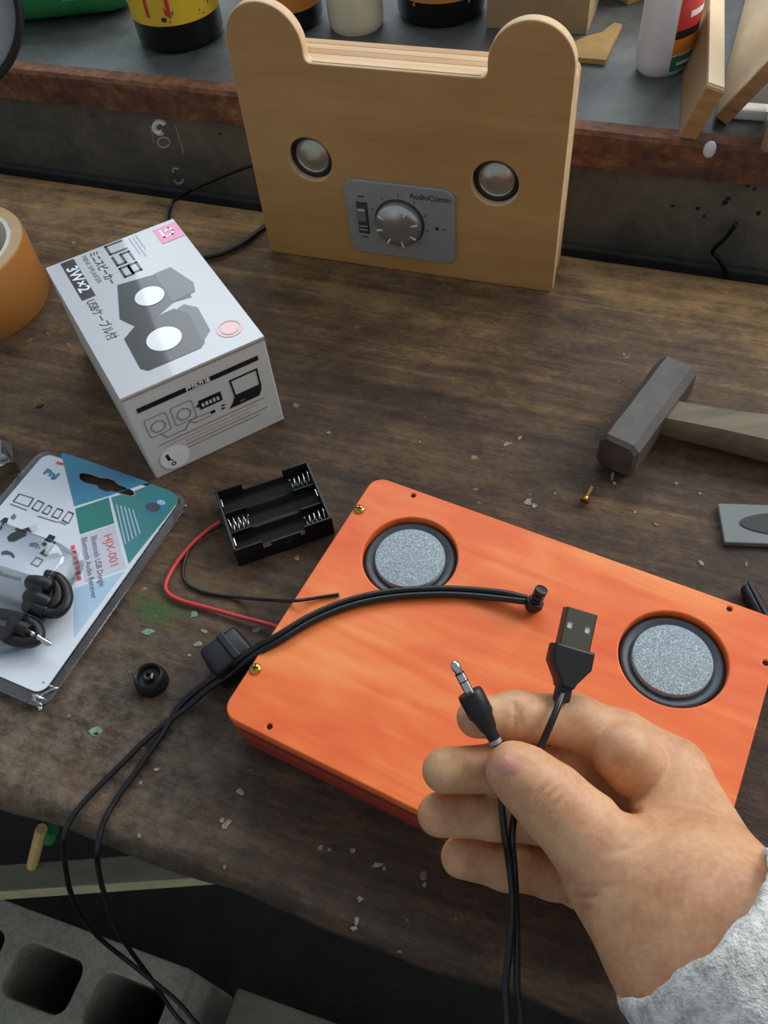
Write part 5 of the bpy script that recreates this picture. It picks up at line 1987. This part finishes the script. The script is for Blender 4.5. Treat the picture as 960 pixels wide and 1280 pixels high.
def build_person():
    wrist = dep(890, 1170, .262)
    t = thing('person', 'right hand in a grey fleece sleeve pinching two black cable ends', 'person', wrist)
    pts = np.array([p for f in (INDEX, MIDDLE, RING, PINKY, THUMB) for p, _ in f] + [x[0] for a in PALM for x in a])
    lo, hi = pts.min(0) - 0.028, pts.max(0) + 0.028
    h = 0.00098
    n = np.ceil((hi - lo) / h).astype(int)
    xs = [lo[c] + h * np.arange(n[c]) for c in range(3)]
    F = np.empty(tuple(n))
    for i in range(0, n[0], 16):
        G = np.stack(np.meshgrid(xs[0][i:i + 16], xs[1], xs[2], indexing='ij'), -1)
        F[i:i + 16] = hand_sdf(G)
    F[0], F[-1] = 1, 1
    F[:, 0], F[:, -1] = 1, 1
    F[:, :, 0], F[:, :, -1] = 1, 1
    V, Q = surface_nets(F, lo, h)
    me = bpy.data.meshes.new('hand')
    me.from_pydata(V.tolist(), [], Q.tolist())
    me.validate()
    hand = obj('hand', me, MAT['skin'], t, world=True, smooth=True)
    hand['label'] = 'bare right hand, thumb pressed on the middle finger'

    # thumbnail: a thin plate that follows the thumb's surface
    def front(px, py, t0, t1):
        ts = np.linspace(t0, t1, 240)
        r = npv(ray(px, py))
        d = hand_sdf(CAMN + ts[:, None] * r)
        k = np.argmax(d < 0)
        return ts[k] if d[k] < 0 else None
    bm = bmesh.new()
    g = {}
    c = Vector((633, 957))
    ax = Vector((0.93, 0.36)).normalized()
    bx = Vector((-ax.y, ax.x))
    m = 9
    for i in range(-m, m + 1):
        for j in range(-m, m + 1):
            u, v = i / m, j / m
            su, sv = u * math.sqrt(1 - v * v / 2), v * math.sqrt(1 - u * u / 2)
            p = c + ax * (22 * su) + bx * (15 * sv)
            tt = front(p.x, p.y, 0.270, 0.31)
            if tt is None:
                continue
            g[i, j] = bm.verts.new(dep(p.x, p.y, tt - 0.00045 + 0.0006 * (su * su + sv * sv)))
    for i in range(-m, m):
        for j in range(-m, m):
            q = [(i, j), (i + 1, j), (i + 1, j + 1), (i, j + 1)]
            if all(k in g for k in q):
                bm.faces.new([g[k] for k in q])
    obj('thumbnail', bm, MAT['nail'], t, world=True, smooth=True)

    # sleeve: thick fleece tube round the forearm with a rolled cuff
    A = dep(872, 1158, .262)
    B = dep(1022, 1324, .248)
    d = (B - A).normalized()
    C2 = A + d * 0.20
    e2 = (fw - d * fw.dot(d)).normalized() * 1.10          # deeper than wide, as the forearm is held
    e1 = d.cross(e2).normalized() * 0.84
    bm = bmesh.new()
    rows = []
    nr = 96
    prof = [(0.014, 0.0335), (0.003, 0.0338), (-0.002, 0.0350), (-0.003, 0.0372), (-0.001, 0.0394), (0.005, 0.0410), (0.016, 0.0416)]
    for k in range(1, 30):
        prof.append((0.016 + 0.0062 * k, 0.0416 + 0.0006 * k + 0.0018 * math.sin(k * 0.9)))
    for s, r in prof:
        row = []
        for i in range(nr):
            a = 2 * math.pi * i / nr
            w = e1 * math.cos(a) + e2 * math.sin(a)
            q = A + d * s + w * r
            ns = noise.noise(q * 90) * 0.0016 + noise.noise(q * 260) * 0.0009 + noise.noise(q * 30) * 0.002
            row.append(bm.verts.new(q + w * ns + d * (ns * 0.7)))
        rows.append(row)
    for a, b in zip(rows, rows[1:]):
        for i in range(nr):
            j = (i + 1) % nr
            bm.faces.new((a[i], a[j], b[j], b[i]))
    bm.faces.new(rows[-1])
    obj('sleeve', bm, MAT['fleece'], t, world=True, smooth=True, label='thick grey fleece sleeve cuff')
    return t


build_person()


# ------------------------------------------------------------------ the cable
def build_cable():
    base = at(660, 752, OB_H)
    t = thing('audio_cable', 'black twin audio and power cable with plugs, draped over the bench and held in hand', 'cable', base)
    R = 0.00175
    zt = OB_H + R + 0.0006
    # twin lead from the angled plug over the lid, off the bench edge, into the dark
    main = [(658, 750, zt + 0.004), (630, 745, zt + 0.002), (590, 741, zt), (545, 739.5, zt), (490, 743, zt), (440, 753, zt), (392, 772, zt), (350, 797, zt), (318, 815, zt - 0.004), (288, 838, 0.016), (258, 858, 0.008), (228, 884, 0.0035)]
    off = 3.6

    def run(side, tail):
        pts = []
        for i, (x, y, z) in enumerate(main):
            x0, y0, _ = main[max(i - 1, 0)]
            x1, y1, _ = main[min(i + 1, len(main) - 1)]
            dx, dy = x1 - x0, y1 - y0
            l = math.hypot(dx, dy)
            k = off * side * (0.6 if i == 0 else 1.0)
            pts.append(at(x - dy / l * k, y + dx / l * k, z))
        return pts + [at(*q) for q in tail]
    tail1 = [(190, 918, 0.0025), (150, 957, 0.0022), (112, 995, 0.0022), (88, 1025, 0.0022), (80, 1052, -0.006), (82, 1085, -0.045), (92, 1125, -0.09), (120, 1168, -0.14), (168, 1208, -0.18), (220, 1250, -0.21), (270, 1300, -0.22), (400, 1370, -0.20), (520, 1380, -0.12)]
    tail2 = [(200, 922, 0.0025), (172, 962, 0.0022), (145, 1000, 0.0022), (128, 1032, 0.0022), (122, 1066, -0.004), (124, 1092, -0.035), (132, 1122, -0.08), (150, 1168, -0.15), (190, 1225, -0.22), (240, 1290, -0.26), (380, 1390, -0.24), (520, 1400, -0.12)]
    # from the hand: cords run up to the thumb and on to the two plugs
    jack = [(626, 945, .2995), (620, 930, .298), (617, 923, .2975)]
    usb = [(660, 968, .3045), (673, 940, .3015), (687, 908, .3010), (697, 884, .3040), (703.5, 866, .3085)]
    down_j = [(628, 1300, .292), (632, 1230, .295), (639, 1165, .2995), (641, 1125, .3055), (637, 1085, .3105), (631, 1045, .3035), (627, 1005, .3030), (626, 975, .3040), (626, 958, .3030)]
    down_u = [(646, 1300, .294), (646, 1230, .297), (646, 1165, .3010), (645, 1125, .3070), (643, 1085, .3120), (640, 1045, .3050), (644, 1015, .3075), (650, 990, .3080)]
    r1 = run(-1, tail1)
    r2 = run(1, tail2)
    l1 = catmull(r1 + [dep(560, 1390, .30)] + [dep(*q) for q in down_j + jack], 6)
    l2 = catmull(r2 + [dep(580, 1400, .30)] + [dep(*q) for q in down_u + usb], 6)
    def radii(n, n_lid, n_hand):
        return [R if i < n_lid else (0.0013 if i > n - n_hand else 0.00148) for i in range(n)]
    obj('cord', tube(l1, radii(len(l1), 66, 74), 10), MAT['cord'], t, world=True, smooth=True)
    obj('cord', tube(l2, radii(len(l2), 66, 80), 10), MAT['cord'], t, world=True, smooth=True)
    # black clamp block on the cords beside the box
    c = at(288, 824, 0.010)
    q0, q1 = at(272, 838, 0.0), at(316, 806, 0.0)
    d = (q1 - q0).normalized()
    M = frame_M(Vector((c.x, c.y, 0.0115)), d, Vector((-d.y, d.x, 0)))
    cl = obj('cable_clamp', box((0, 0, 0), (0.023, 0.019, 0.0215), 0.003, 3), MAT['rubber'], t, world=True, M=M, smooth=40)
    obj('clamp_ridge', box((0.002, 0, 0.0112), (0.004, 0.018, 0.002), 0.0006), MAT['black'], cl, world=True, M=M)
    # angled barrel plug resting on the lid
    a = at(667, 756, OB_H + 0.0045)
    b = dep(677, 737, tdepth(a) * 0.985)
    pl = obj('angled_plug', tube([a - (b - a) * 0.25, a, a + (b - a) * 0.25], [0.0036, 0.0047, 0.0044], 20), MAT['rubber'], t, world=True, smooth=40)
    ln = b - a
    pts = [a + ln * f for f in (0.2, 0.42, 0.44, 0.52, 0.54, 0.70, 0.72, 0.80, 0.82, 1.02, 1.04)]
    obj('barrel', tube(pts, [0.0030, 0.0030, 0.0024, 0.0024, 0.0032, 0.0032, 0.0026, 0.0026, 0.0032, 0.0032, 0.0022], 20), MAT['black'], pl, world=True, smooth=40)
    # 3.5 mm jack plug
    A, B = dep(618, 924, .2975), dep(566, 826, .2990)
    d = (B - A)
    L = d.length
    f = lambda s: A + d * s
    body = obj('jack_plug', tube([f(-0.02), f(0.0), f(0.10), f(0.14), f(0.28), f(0.32), f(0.56), f(0.60)], [0.0019, 0.0022, 0.0024, 0.0030, 0.0039, 0.0046, 0.0047, 0.0044], 24), MAT['rubber'], t, world=True, smooth=30)
    obj('strain_relief', tube([f(-0.05), f(0.03)], 0.0022, 16), MAT['silver'], body, world=True)
    obj('jack_pin', tube([f(0.59), f(0.73)], 0.00178, 20), MAT['nickel'], body, world=True, smooth=30)
    obj('insulator_band', tube([f(0.73), f(0.745)], 0.0018, 20), MAT['black'], body, world=True)
    obj('jack_ring', tube([f(0.745), f(0.83)], 0.00178, 20), MAT['nickel'], body, world=True, smooth=30)
    obj('insulator_band', tube([f(0.83), f(0.845)], 0.0018, 20), MAT['black'], body, world=True)
    obj('jack_tip', tube([f(0.845), f(0.875), f(0.90), f(0.95), f(0.985), f(1.0)], [0.0013, 0.0015, 0.00178, 0.0017, 0.0011, 0.0004], 20), MAT['nickel'], body, world=True, smooth=40)
    # USB plug: local frame from its picture axis
    A, B = dep(705.5, 856, .3110), dep(725.5, 764, .3165)
    ey = (B - A)
    L = ey.length
    ey.normalize()
    px = dep(744, 769, .3175) - B
    ex = (px - ey * px.dot(ey)).normalized()
    M = frame_M(A, ex, ey)
    mb = L * 0.50
    out = [(-0.0026, -0.001), (0.0026, -0.001), (0.0034, 0.001), (0.0068, mb * 0.42), (0.0078, mb * 0.52), (0.0078, mb * 0.97), (0.0072, mb), (-0.0072, mb), (-0.0078, mb * 0.97), (-0.0078, mb * 0.52), (-0.0068, mb * 0.42), (-0.0034, 0.001)]
    up = obj('usb_plug', plate([out], -0.0042, 0.0038, 0.0009), MAT['rubber'], t, world=True, M=M, smooth=35, label='black moulded usb plug')
    obj('strain_relief', box((0, -0.003, 0), (0.0058, 0.0068, 0.0048), 0.0012), MAT['rubber'], up, world=True, M=M)
    sh = [(-0.0060, mb), (0.0060, mb), (0.0060, L), (-0.0060, L)]
    hl = [rrect(-0.0036 - 0.0012, mb + (L - mb) * 0.46, -0.0036 + 0.0012, mb + (L - mb) * 0.46 + 0.0024, 0.0003, 2), rrect(0.0036 - 0.0012, mb + (L - mb) * 0.46, 0.0036 + 0.0012, mb + (L - mb) * 0.46 + 0.0024, 0.0003, 2)]
    obj('usb_shell', plate([sh] + hl, 0.0017, 0.0022), MAT['usb_metal'], up, world=True, M=M)
    obj('usb_shell_back', plate([sh], -0.0023, -0.0018), MAT['usb_metal'], up, world=True, M=M)
    for x in (-0.0058, 0.0058):
        obj('usb_shell_side', box((x, (mb + L) / 2, 0), (0.0004, L - mb, 0.0044)), MAT['usb_metal'], up, world=True, M=M)
    obj('usb_tongue', box((0, (mb + L) / 2, 0.0012), (0.0112, (L - mb) * 0.98, 0.0008)), MAT['white_plastic'], up, world=True, M=M)
    return t


build_cable()
